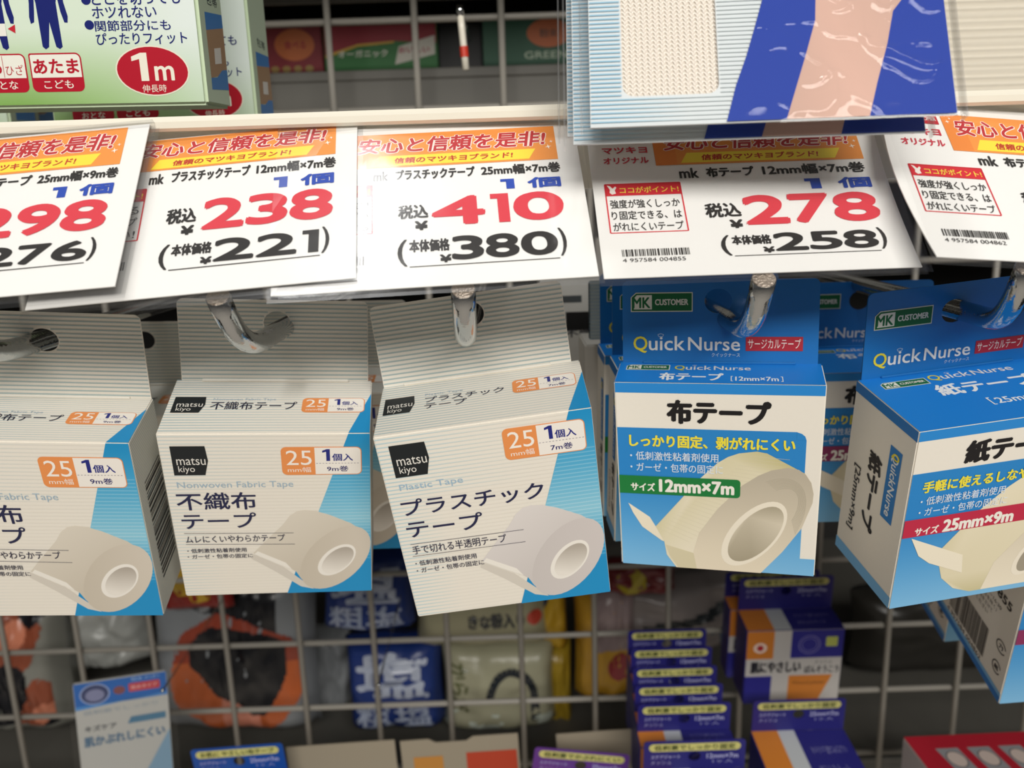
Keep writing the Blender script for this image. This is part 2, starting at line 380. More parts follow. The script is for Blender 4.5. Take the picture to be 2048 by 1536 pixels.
    done(bm, 'sleeve_top_seam', M['haze'], root)

# ---------------------------------------------------------------- tape boxes
def box_body(W, H, D, m, root, lip=True):
    bm = bmesh.new(); bmbox(bm, 0, W, 0, D, -H, 0)
    o = done(bm, 'box_body', m, root, bevel=.00035, seg=2)
    return o
def hang_tab(W, D, Hh, i0, i1, ang, sl, m, root, hole=(.5, 18.4, 3.9), r=.0018):
    w = W-i0-i1
    loops = [rrect(0, 0, w, Hh, r, rs=(0, 0, r, r)), ell(w*hole[0], hole[1]*.001, hole[2]*.001, hole[2]*.00092, n=40)[::-1]]
    me = curve_mesh('hang_tab', loops, .0004)
    upd = Vector((sl, math.sin(ang), math.cos(ang))).normalized(); nrm = Vector((0, -math.cos(ang), math.sin(ang)))
    o0 = Vector((i0, D-.0003, 0))
    for v in me.vertices: v.co = o0 + Vector((1, 0, 0))*v.co.x + upd*v.co.y + nrm*v.co.z
    o = link('hang_tab', me, m, root)
    # creased foot of the tab, a shallow step
    bm = bmesh.new(); bmbox(bm, i0+.006, W-i1-.006, D-.0012, D-.0001, 0, .0007); done(bm, 'tab_crease', m, root, bevel=.0002, seg=1)
    return lambda x, y, l: tuple(o0+Vector((1, 0, 0))*x+upd*y+nrm*(l+.00025))
def faces(W, H, D):
    e = .00004
    return dict(front=lambda x, y, l: (x, -l-e, y), top=lambda x, y, l: (x, y, l+e),
                left=lambda x, y, l: (-l-e, D-x, y), right=lambda x, y, l: (W+l+e, x, y))
STR = hx('a9c9d4'); STW = hx('efe9de')
def stripes(A, x0, x1, y0, y1, fn, pitch=1.28, wd=.42, lay=1, ph=0, nx=8):
    y = y1-ph
    while y-wd > y0:
        A.grid(x0, y-wd, x1, y, fn, lay, nx=nx, ny=1); y -= pitch
def logo(A, x0, x1, y0, y1, ratio=1):
    w, h = x1-x0, y1-y0
    A.poly([(x0, y1), (x0+w*.96, y1), (x1, y0+h*.5), (x1-w*.13, y0), (x0, y0)], '1d2124', 4)
    A.text('matsu', x0+w*.12, y0+h*.36, x0+w*.93, y0+h*.60, 'e8e4dc', 5, bold=-.012)
    A.text('kiyo', x0+w*.14, y0+h*.05, x0+w*.6, y0+h*.33, 'e8e4dc', 5, bold=-.012)
def pill(A, x0, x1, y0, y1, a, b, c_):
    w, h = x1-x0, y1-y0; xs = x0+w*.415; r = min(h*.2, 1.6)
    A.poly(rrect(x0, y0, x1, y1, r), 'ee9655', 4)
    A.poly(rrect(xs, y0+.25, x1-.25, y1-.25, r*.85, rs=(0, r*.85, r*.85, 0)), 'f7f1e8', 5)
    A.text(a, x0+w*.06, y0+h*.36, x0+w*.375, y0+h*.88, 'fbf4ea', 6, bold=-.008)
    A.text('mm幅', x0+w*.07, y0+h*.1, x0+w*.36, y0+h*.29, 'fbf4ea', 6)
    A.one(x0+w*.51, y0+h*.50, x0+w*.605, y0+h*.92, '232a80', 6)
    A.text('個入', x0+w*.63, y0+h*.50, x0+w*.89, y0+h*.76, '232a80', 6, bold=.02)
    A.text(b, x0+w*.56, y0+h*.12, x0+w*.83, y0+h*.32, '28286a', 6, bold=.012)
    k = xs+.3
    while k < x1-.6: A.rect(k, y0+h*.41, k+.5, y0+h*.42+.06, '8d8a96', 6); k += .9
def wedge_col(x, y):
    t = -y/65
    a, b = hx('1c92cc'), hx('92cfe4')
    if t < .5: return lerp(a, b, t/.5*1.05-.05)
    return lerp(b, a, (t-.5)/.28)
def strip_wedge(A, L, Rr, ys, col, lay):   # vertical band between two edge functions, subdivided
    p = []; n = len(ys)
    for y in ys: p += [(L(y), y), (Rr(y), y)]
    A.raw(p, [(2*i, 2*i+1, 2*i+3, 2*i+2) for i in range(n-1)], col, lay)
def roll_a(A, tint):
    t1, t2, t3 = [hx(q) for q in tint]
    A.poly([(22, -46.5), (31, -52.5), (40, -62.8), (36, -61.5), (28, -54), (21.5, -48.5)], 'd9d2c6', 2.5)
    body = [(32, -34.5), (34.2, -31), (36.4, -29.2), (38.7, -28.7), (42, -29.2), (46, -30.8), (52.5, -34.5), (55, -37), (47, -49), (39, -61), (36.2, -58), (34.8, -54.7), (31.5, -52), (27, -49), (22.3, -46.2), (26.5, -41)]
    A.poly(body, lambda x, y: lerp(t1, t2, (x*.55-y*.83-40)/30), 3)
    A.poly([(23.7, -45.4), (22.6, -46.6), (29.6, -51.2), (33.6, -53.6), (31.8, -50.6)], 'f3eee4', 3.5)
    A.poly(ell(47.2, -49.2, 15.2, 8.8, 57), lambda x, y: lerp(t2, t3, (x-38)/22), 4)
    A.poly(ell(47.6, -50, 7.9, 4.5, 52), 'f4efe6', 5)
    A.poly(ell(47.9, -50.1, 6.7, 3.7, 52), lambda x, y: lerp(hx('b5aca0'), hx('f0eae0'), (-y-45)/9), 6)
def make_A(pose, kind, label, follower=False, name='tape_box', group='white striped tape boxes on the left hooks', right_side=False):
    W, H, D = pose[:3]; root = empty(name, rotv(pose[6:9]), Vector(pose[3:6]), label, 'tape box', group)
    Hh, i0, i1, ang, sl = pose[9:14]
    box_body(W, H, D, M['card'], root)
    P = faces(W, H, D); sx, sy = W*1000/58.5, H*1000/64.6
    ptab = hang_tab(W, D, Hh, i0, i1, ang, sl, M['card'], root, hole=(.515, 18.2, 3.9))
    A = Art(); w = (W-i0-i1)*1000; h = Hh*1000
    cx, cy, hr = w*.515, 18.2, 4.2
    y = h-.9
    while y > .8:
        segs = [(.2, w-.2)]
        if abs(y-.2-cy) < hr:
            hw = math.sqrt(max(0, hr*hr-(y-.2-cy)**2)); segs = [(.2, cx-hw), (cx+hw, w-.2)]
        for a, b in segs: A.grid(a, y-.42, b, y, lambda x, y: lerp(hx('aebfbf'), hx('d6d8d2'), 0), 1, nx=1, ny=1)
        y -= 1.3
    A.build('tab_print', ptab, root)
    # top
    A = Art(sx, D*1000/27.5); st = lambda x, y: lerp(hx('b4c8cc'), hx('d9dcd6'), x/40)
    stripes(A, .2, 58.3, .2, 27.2, st)
    A.poly([(58.4, 20), (58.4, .1), (52.4, .1)], '2593cf', 3)
    if kind == 'plastic':
        logo(A, 1.6, 10.3, 10.6, 19.4); A.text('Plastic Tape', 13.1, 18.2, 24, 19.6, 'a3b6c6', 4)
        A.text('プラスチック', 13.2, 14.6, 35.8, 17.6, '2a2c40', 4, bold=.008); A.text('テープ', 13.2, 11.2, 25.2, 14.2, '2a2c40', 4, bold=.008)
        pill(A, 38.2, 56.2, 13.0, 20.2, '25', '7m巻', 0)
    else:
        logo(A, 1.7, 10.7, 10, 18); A.text('Nonwoven Fabric Tape', 12.6, 15.9, 30.5, 17.4, 'a3b6c6', 4)
        A.text('不織布テープ', 12.2, 11.5, 36.8, 15.6, '2a2c40', 4, bold=.008)
        pill(A, 38.3, 56.6, 10.1, 17.5, '25', '9m巻', 0)
    A.build('top_print', P['top'], root)
    # front
    A = Art(sx, sy)
    stripes(A, .2, 58.3, -64.2, -.3, lambda x, y: lerp(hx('bcd6dc') if kind == 'plastic' else hx('d2dcda'), hx('ebe5d9'), x/14 if y < -20 else x/40), ph=.4, wd=.36)
    L = lambda y: 52.4+(y*.325); ys = [-.1-i*64.3/24 for i in range(25)]
    strip_wedge(A, L, lambda y: 58.4, ys, wedge_col, 2)
    y = -12
    while y > -50: A.grid(L(y)+.1, y-.4, 58.2, y, lambda x, y: lerp(wedge_col(x, y), (255, 255, 255), .22), 2.5, nx=1, ny=1); y -= 1.28
    if kind == 'plastic':
        logo(A, 3.5, 13.6, -13.6, -3.2); pill(A, 34.0, 56.2, -12.8, -2.8, '25', '7m巻', 0)
        A.text('Plastic Tape', 3.8, -18.6, 21.4, -15.9, '9fbcd2', 4, bold=-.005)
        A.text('プラスチック', 3.0, -26.9, 43.0, -21.2, '23264a', 4, bold=.012); A.text('テープ', 2.9, -34.4, 24.8, -28.6, '23264a', 4, bold=.012)
        A.line(3.0, -36.7, 35.7, -36.8, .16, '4a4a58', 7); A.line(2.9, -41.1, 35.7, -41.2, .16, '4a4a58', 7)
        A.text('手で切れる半透明テープ', 3.2, -40.5, 30.4, -37.4, '2c2c44', 7, bold=.006)
        A.text('・低刺激性粘着剤使用', 3.1, -44.8, 21.0, -42.9, '3a3a4c', 7, bold=.01); A.text('・ガーゼ・包帯の固定に', 3.0, -47.5, 22.8, -45.6, '3a3a4c', 7, bold=.01)
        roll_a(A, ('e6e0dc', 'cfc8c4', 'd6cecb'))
    else:
        logo(A, 3.1, 12.9, -14.7, -4.2); pill(A, 33.2, 56.0, -15.0, -4.7, '25', '9m巻', 0)
        A.text('Nonwoven Fabric Tape', 3.3, -20.2, 36.0, -17.2, 'a6bccc', 4, bold=-.005)
        A.text('不織布', 2.3, -28.1, 24.9, -21.3, '23264a', 4, bold=.012); A.text('テープ', 2.8, -35.5, 24.4, -29.3, '23264a', 4, bold=.012)
        A.line(2.9, -37.2, 35.0, -37.9, .16, '4a4a58', 7); A.line(2.9, -41.7, 35.1, -42.6, .16, '4a4a58', 7)
        A.text('ムレにくいやわらかテープ', 3.0, -41.2, 32.3, -38.3, '2c2c44', 7, bold=.006)
        A.text('・低刺激性粘着剤使用', 2.9, -45.4, 20.4, -43.6, '3a3a4c', 7, bold=.01); A.text('・ガーゼ・包帯の固定に', 2.7, -47.9, 22.1, -46.1, '3a3a4c', 7, bold=.01)
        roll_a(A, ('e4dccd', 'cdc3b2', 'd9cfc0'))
    A.build('front_print', P['front'], root)
    if right_side:
        A = Art(); stripes(A, .2, D*1000-.2, -H*1000+.3, -.3, lambda x, y: hx('b9c9cb'), pitch=.9, wd=.3, nx=1)
        barcode(A, 5.2, -56, D*1000-4, -18, col='2c2c2c', vert=True, seed=3)
        A.build('side_print', P['right'], root)
    return root

G_A = 'white striped tape boxes on the left hooks'
P1 = [.0581, .06714, .02336, -.16395, .21489, -.05802, .33024, .0896, .07552, .02671, .0015, .00035, .09132, -.00268]
P2 = [.05856, .06476, .02751, -.09908, .22128, -.06039, .36643, .09119, .12045, .0252, .00155, .0012, .30546, -.00303]
P3 = [.05862, .06444, .02856, -.03749, .21209, -.06088, .26958, -.10969, .01256, .02421, .00036, .00239, .23036, -.00485]
P4 = [.05757, .06285, .01493, .02923, .23188, -.05222, .19628, -.03566, -.2601, .02449, .00091, .00118, .23269, -.00269]
P5 = [.0574, .0608, .03171, .10706, .20968, -.06346, .24323, -.05574, .13122, .02671, .00108, .0018, .08154, .00111]
make_A(P1, 'nonwoven', 'nonwoven tape box at the left edge with its barcode side showing', right_side=True)
make_A(P2, 'nonwoven', 'whole nonwoven tape box hanging left of the tilted plastic tape box')
make_A(P3, 'plastic', 'tilted white plastic tape box on the middle hook')
def follow(u, v, z, dims, rot, hdr): return list(dims)+list(ray(u, v, z))+list(rot)+list(hdr)
make_A(follow(80, 836, .300, (.0585, .0646, .0275), (.22, .03, .03), (.0255, .0015, .0012, .12, 0)), 'nonwoven', 'striped tape box half hidden behind the cut-off box at the left edge')
make_A(follow(480, 792, .292, (.0585, .0646, .0275), (.16, .02, .03), (.0255, .0015, .0012, .12, 0)), 'nonwoven', 'striped tape box almost hidden behind the nonwoven and plastic tape boxes')

def mk_logo(A, x0, y0, x1, y1):
    w, h = x1-x0, y1-y0
    A.poly([(x0, y0), (x1, y0), (x1, y1), (x0+w*.085, y1), (x0, y0+h*.75)], 'e6e4d2', 2)
    d = .28; A.poly([(x0+d, y0+d), (x1-d, y0+d), (x1-d, y1-d), (x0+w*.085+.1, y1-d), (x0+d, y0+h*.75)], '14683a', 3)
    A.poly([(x0+w*.05, y0+h*.13), (x0+w*.345, y0+h*.13), (x0+w*.345, y0+h*.87), (x0+w*.1, y0+h*.87), (x0+w*.05, y0+h*.7)], 'ece9da', 4)
    A.text('MK', x0+w*.03, y0+h*.2, x0+w*.32, y0+h*.76, '14683a', 5, bold=.03)
    A.text('CUSTOMER', x0+w*.395, y0+h*.34, x0+w*.93, y0+h*.66, 'ece9da', 5, bold=.035)
def qn(A, x0, y0, x1, y1, kana=True, lay=4):
    w, h = x1-x0, y1-y0
    A.text('Q', x0, y0-h*.18, x0+w*.135, y0+h*.98, 'ead83c', lay, bold=.01); A.text('uick', x0+w*.148, y0, x0+w*.49, y0+h, 'eceae6', lay, bold=.012)
    A.text('Nurse', x0+w*.52, y0, x1, y0+h*.93, 'eceae6', lay, bold=.012)
    cx = x0+w*.262; A.outline([(cx-w*.028, y0+h*1.1), (cx-w*.018, y0+h*.96), (cx+w*.018, y0+h*.96), (cx+w*.028, y0+h*1.1), (cx, y0+h*1.17)], .12, 'cfe0ee', lay)
    if kana: A.text('クイックナース', x0+w*.74, y0-h*.42, x1, y0-h*.16, 'cfdfeb', lay)
def roll_b12(A):
    W_ = hx('e9dfc6'); 
    body = [(10.9, -48.1), (24.1, -30.6), (29.1, -25.1), (32, -23), (35, -21.7), (40, -20.9), (42.7, -21.4), (49.8, -25.5), (53.1, -27.4), (55.0, -30.4), (55.8, -34), (55.7, -37), (53.1, -45.9), (48, -54.6), (42.1, -62.7), (17, -62.7), (14.1, -58.2), (13.4, -53.4)]
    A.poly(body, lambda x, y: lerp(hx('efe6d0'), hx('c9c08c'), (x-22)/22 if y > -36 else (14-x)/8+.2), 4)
    # weave lines on the band
    for k in range(26):
        t = k/26; xa, ya = 11.5+t*27, -48.5+t*27.5
        A.line(xa+.6, ya-.4, xa+9.5+2*t, ya-4.6+3.6*t, .09, 'd8ceb2', 4.3)
    face = [(22.0, -60.5), (22.3, -56), (23.9, -49.5), (29.2, -40.8), (36.1, -32.3), (40.5, -28.8), (44, -26.9), (48.4, -25.8), (51.5, -26.3), (53.4, -27.8), (55.0, -30.4), (55.8, -34), (55.7, -37), (53.1, -45.9), (48, -54.6), (42.1, -62.7), (23, -62.7)]
    A.poly(face, lambda x, y: lerp(hx('e8dcc4'), hx('bdb3a0'), (y+58)/30), 5)
    for k in range(9):
        A.outline(ell(40.2+k*.45, -47.2+k*.5, 20-k*1.0, 10.2-k*.55, 58, n=20, a0=-75, a1=40), .09, 'a9a08c', 5.3, closed=False)
    A.poly([(17.5, -62.7), (15, -58.5), (13.8, -54.5), (22.2, -57), (23.2, -62.7)], 'd9cfae', 5.1)
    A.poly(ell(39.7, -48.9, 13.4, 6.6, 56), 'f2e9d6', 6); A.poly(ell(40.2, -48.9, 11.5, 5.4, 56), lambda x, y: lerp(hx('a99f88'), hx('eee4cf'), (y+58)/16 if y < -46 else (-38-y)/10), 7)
    A.poly([(2.8, -40.1), (9.2, -44.8), (10.9, -48.1), (13.4, -53.4), (12.5, -53), (6.8, -48.4), (4.2, -43.6)], 'f0e6cf', 5)
def roll_b25(A):
    body = [(11.8, -44), (23.1, -29.5), (30, -23), (36, -18.8), (41, -17.4), (46, -18.2), (54, -25), (56, -32), (55, -42), (50, -52), (45, -60.6), (25.3, -60.7), (19.7, -58.3), (15.2, -53.5), (13.5, -48)]
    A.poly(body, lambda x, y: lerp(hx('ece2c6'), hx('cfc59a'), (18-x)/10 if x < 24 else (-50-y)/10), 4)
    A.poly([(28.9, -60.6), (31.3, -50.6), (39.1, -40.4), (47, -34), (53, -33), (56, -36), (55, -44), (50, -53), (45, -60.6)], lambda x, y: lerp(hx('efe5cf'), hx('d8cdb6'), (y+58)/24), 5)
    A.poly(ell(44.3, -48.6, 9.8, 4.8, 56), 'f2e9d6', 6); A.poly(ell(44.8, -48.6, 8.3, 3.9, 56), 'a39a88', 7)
    A.poly([(3.2, -36.4), (20.5, -45.6), (21.5, -52.6), (10.2, -46.8), (6.4, -43.4)], 'f3ead4', 6)
def make_B(pose, kind, label, group='blue and white tape boxes on the right hooks', left=None, hidden=False):
    W, H, D = pose[:3]; root = empty('tape_box', rotv(pose[6:9]), Vector(pose[3:6]), label, 'tape box', group)
    Hh, i0, i1, ang, sl = pose[9:14]
    box_body(W, H, D, M['card'], root)
    P = faces(W, H, D); sx, sy = W*1000/57.5, H*1000/62.8
    ptab = hang_tab(W, D, Hh, i0, i1, ang, sl, M['blue'], root, hole=(.50, 18.3, 3.9))
    size = {'c12': '12mm×7m', 'c25': '25mm×7m', 'p25': '25mm×9m'}[kind]; nm = '紙テープ' if kind[0] == 'p' else '布テープ'
    B0, B1 = hx('1b76cc'), hx('1464b4')
    A = Art()
    mk_logo(A, 2.5, 15.3, 20.5, 21); qn(A, 3.2, 3.8, 34, 8.1)
    A.rect(35.6, 3.8, 51.3, 7.9, 'b02a38', 3); A.text('サージカルテープ', 36.2, 4.5, 50.7, 7.3, 'f0e4da', 4)
    A.build('tab_print', ptab, root)
    A = Art(sx, 1); d = D*1000
    A.rect(0.25, .1, 57.2, d-.15, '1c80d8', 1)
    if d < 20:
        mk_logo(A, 2.4, d*.60, 15.1, d*.86); qn(A, 16.5, d*.62, 37.9, d*.83, kana=False)
        A.text(nm, 12.5, d*.1, 30.4, d*.47, 'eef2f4', 4, bold=.03); A.text('[', 32.4, d*.1, 33, d*.34, 'eef2f4', 4); A.text(size, 33.6, d*.12, 45.2, d*.32, 'eef2f4', 4, bold=.02); A.text(']', 45.8, d*.1, 46.4, d*.34, 'eef2f4', 4)
    else:
        mk_logo(A, 4.5, d*.755, 18.7, d*.875); qn(A, 19.6, d*.80, 46, d*.90, kana=False)
        A.text(nm, 17.4, d*.50, 47.5, d*.71, 'eef2f4', 4, bold=.03); A.text('[', 27.2, d*.25, 28.2, d*.38, 'eef2f4', 4); A.text(size, 29, d*.26, 49, d*.36, 'eef2f4', 4, bold=.02)
    A.build('top_print', P['top'], root)
    A = Art(sx, sy)
    grad = lambda x, y: lerp(hx('2a86cc'), hx('80bee8'), (-y-30)/32)
    A.rect(.25, -3.2, 57.25, -.1, '2a8ad6', 1)
    A.text(nm, 14.8, -12.8, 43.4, -5.1, '1c1a1c', 4, bold=.045)
    if kind == 'c12':
        A.grid(.4, -62.6, 50.5, -14.4, grad, 1, nx=1, ny=10); A.grid(50.5, -62.6, 53.1, -16.9, grad, 1, nx=1, ny=10)
        A.poly([(50.4, -14.4), (51.8, -14.9), (52.7, -15.7), (53.1, -16.95), (50.4, -16.95)], grad, 1)
        A.grid(53.1, -62.6, 57.25, -56.6, grad, 1, nx=1, ny=2)
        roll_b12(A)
        A.text('しっかり固定、剥がれにくい', 3.8, -20.6, 50.2, -16.4, 'f2e244', 8, bold=.03)
        A.poly(rrect(.4, -36.6, 35.6, -30.4, 1.1, rs=(0, 1.1, 1.1, 0)), '1c7c3c', 8); bc = None
    else:
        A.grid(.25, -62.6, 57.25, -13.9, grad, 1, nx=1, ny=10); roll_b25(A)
        A.text('しっかり固定、剥がれにくい' if kind[0] == 'c' else '手軽に使えるしなやかタイプ', 3.8, -20.7, 50, -16.7, 'f2e244', 8, bold=.03)
        A.poly(rrect(.25, -35.9, 38.6, -29.6, 1.1, rs=(0, 1.1, 1.1, 0)), 'c22a48' if kind[0] == 'p' else '8c2c5c', 8)
    A.text('・低刺激性粘着剤使用', 3.9, -25.0, 29.3, -22.1, 'dfe9f2', 8, bold=.006); A.text('・ガーゼ・包帯の固定に', 3.9, -28.8, 30.6, -25.9, 'dfe9f2', 8, bold=.006)
    A.text('サイズ', 3.8, -35.6, 11.0, -32.7, 'f4f0e6', 9, bold=.03); A.text(size, 12.2, -35.7, 33.9, -31.2, 'f4f0e6', 9, bold=.045)
    A.build('front_print', P['front'], root)
    A = Art(1, sy) if left != 'barcode' else Art(1.15, 1.15)
    if left == 'barcode': d = d/1.15
    A.rect(.1, -3.4, d-.1, -.1, '2178c4', 1); A.rect(.1, -62.6, d-.1, -58.4, '7db8e6', 1)
    if left == 'barcode':
        A.rect(.1, -62.6, d-.1, -60.0, '2f7cc8', 1.6)
        barcode(A, 9, -55.6, 32.5, -43, col='383432', seed=5, lay=3); A.text('4 957584 004862', 8, -58.2, 31.5, -56.4, '383432', 3)
        A.text('お客様相談室', 18, -22, 34, -19, '383432', 3, bold=.02); A.text('0120-33-855', 12, -27.5, 40.6, -24.2, '383432', 3, bold=.03)
        for k, q in enumerate(['受付時間9:30〜16:30', '月〜金曜日(祝日を除く)', '高温多湿の場所をさけて', '保管してください']): A.text(q, 14, -31.2-2.5*k, 36-k*2, -29.4-2.5*k, '5a5652', 3)
        for cy, a_, b_ in ((-42.6, 2.6, 2.2), (-51.5, 2.3, 2.3)):
            A.outline(ell(40, cy, a_, b_, 0, n=16, a0=20, a1=330), .4, '2c2826', 3, closed=False)
            A.text('プラ' if cy > -45 else '紙', 38.8, cy-1.0, 41.2, cy+1.0, '2c2826', 3, bold=.03)
    elif d > 20:
        A.rect(20.9, -35.2, 26.6, -10.4, '2a7cc4', 2); A.text('QuickNurse', 22.0, -33.6, 25.6, -12.0, 'e6ecf0', 4, bold=.02, rot=1); A.text('Q', 22.0, -14.2, 25.8, -11.9, 'ead83c', 5, bold=.03, rot=1)
        A.text(nm, 11.6, -45, 18.4, -17.4, '2a282a', 4, bold=.035, rot=1); A.text('['+size+']', 4.7, -50.5, 8.5, -26.5, '2a282a', 4, bold=.015, rot=1)
    else:
        A.rect(9.2, -33, 13.2, -9.5, '2a7cc4', 2); A.text('QuickNurse', 9.9, -32, 12.5, -10.8, 'e6ecf0', 4, bold=.02, rot=1); A.text('Q', 9.9, -13.2, 12.7, -10.6, 'ead83c', 5, bold=.03, rot=1)
        A.text(nm, 8.6, -54, 12.8, -34.5, '2a282a', 4, bold=.035, rot=1); A.text('['+size+']', 4.2, -54, 6.2, -40, '2a282a', 4, rot=1)
    A.build('side_print', P['left'], root)
    return root
make_B(P4, 'c12', 'blue and white 12 mm cloth tape box facing the viewer under the 278 card')
make_B(P5, 'p25', 'blue and white paper tape box at the right edge, turned to show its left side')
H_B = (.0255, .0009, .0012)
make_B(follow(1236, 741, .262, (.0575, .0628, .0149), (.15, 0, .06), (*H_B, .12, 0)), 'c12', 'blue and white tape box directly behind the 12 mm cloth tape box')
make_B(follow(1209, 712, .288, (.0575, .0628, .0149), (.12, 0, .05), (*H_B, .12, 0)), 'c12', 'rearmost blue and white tape box, a strip showing beside the striped flap')
make_B(follow(1611, 748, .296, (.0575, .0608, .0290), (.14, 0, -.02), (*H_B, .10, 0)), 'c25', 'dim 25 mm cloth tape box between and behind the two large blue and white boxes')
def with_fbl(u, v, z, dims, rot, hdr):
    t = ray(u, v, z) + rotv(rot) @ Vector((0, 0, dims[1])); return list(dims)+list(t)+list(rot)+list(hdr)
make_B([.066, .0722, .0518, .1663, .2456, -.1164, .3086, -.0911, -.0326, .0255, .001, .001, -.3, 0], 'c25', 'tape box low at the right edge showing a barcode on its side', left='barcode')
make_B(with_fbl(1887, 1284, .365, (.066, .0722, .0518), (.3086, -.0911, -.0326), (.0255, .001, .001, -.3, 0)), 'c25', 'tape box mostly hidden behind the low one with the barcode', left='barcode')
# ---------------------------------------------------------------- peg hooks
def hook(x0, tip, label, dz=0, low=-.036):
    root = empty('peg_hook', Matrix.Identity(3), Vector((x0, .5, low)), label, 'hook', 'chrome display hooks')
    tipv = Vector(tip); P = [Vector((x0, .4975, low))]
    for k in range(1, 8): P.append(Vector((x0+(tipv.x-x0)*.25*(k/7)**2, .4975-.262*k/7, low)))
    b0 = Vector((P[-1].x, .222, low-.0003)); a = P[-1]
    c = Vector((P[-1].x*.4+tipv.x*.6, .2085, low-.001))
    for k in range(1, 13):
        t = k/12; p = a.lerp(b0, t).lerp(b0.lerp(c, t), t) if False else (a*(1-t)**3+b0*3*t*(1-t)**2+c*3*t*t*(1-t)+tipv*t**3); P.append(p)
    r = .00295; P = [p-root.location for p in P]
    vs, fs = tube(P, r, 20); link('rod', smoothmesh(mesh('rod', vs, fs)), M['chrome'], root)
    d = (P[-1]-P[-2]).normalized()
    vs, fs = tube([P[-1], P[-1]+d*.0003], r*.93, 20); tag(link('rod_end', mesh('rod_end', vs, fs), M['endcut'], root), 'scuffed cut end')
    bm = bmesh.new(); bmbox(bm, -.012, .012, -.0045, -.0022, -.012, .012); done(bm, 'grid_clip', M['wire'], root, bevel=.0005)
hook(-.1352, (-.1415, .197, -.0215), 'chrome hook at the left edge whose tip leaves the picture')
hook(-.0685, (-.0690, .1965, -.0205), 'chrome hook holding the upright nonwoven tape box')
hook(-.0128, (-.0108, .1955, -.0205), 'chrome hook holding the tilted plastic tape box')
hook(.0640, (.0606, .197, -.0205), 'chrome hook holding the 12 mm cloth tape box')
hook(.1350, (.1225, .1955, -.0195), 'chrome hook holding the paper tape box at the right edge')

exec_parts = True
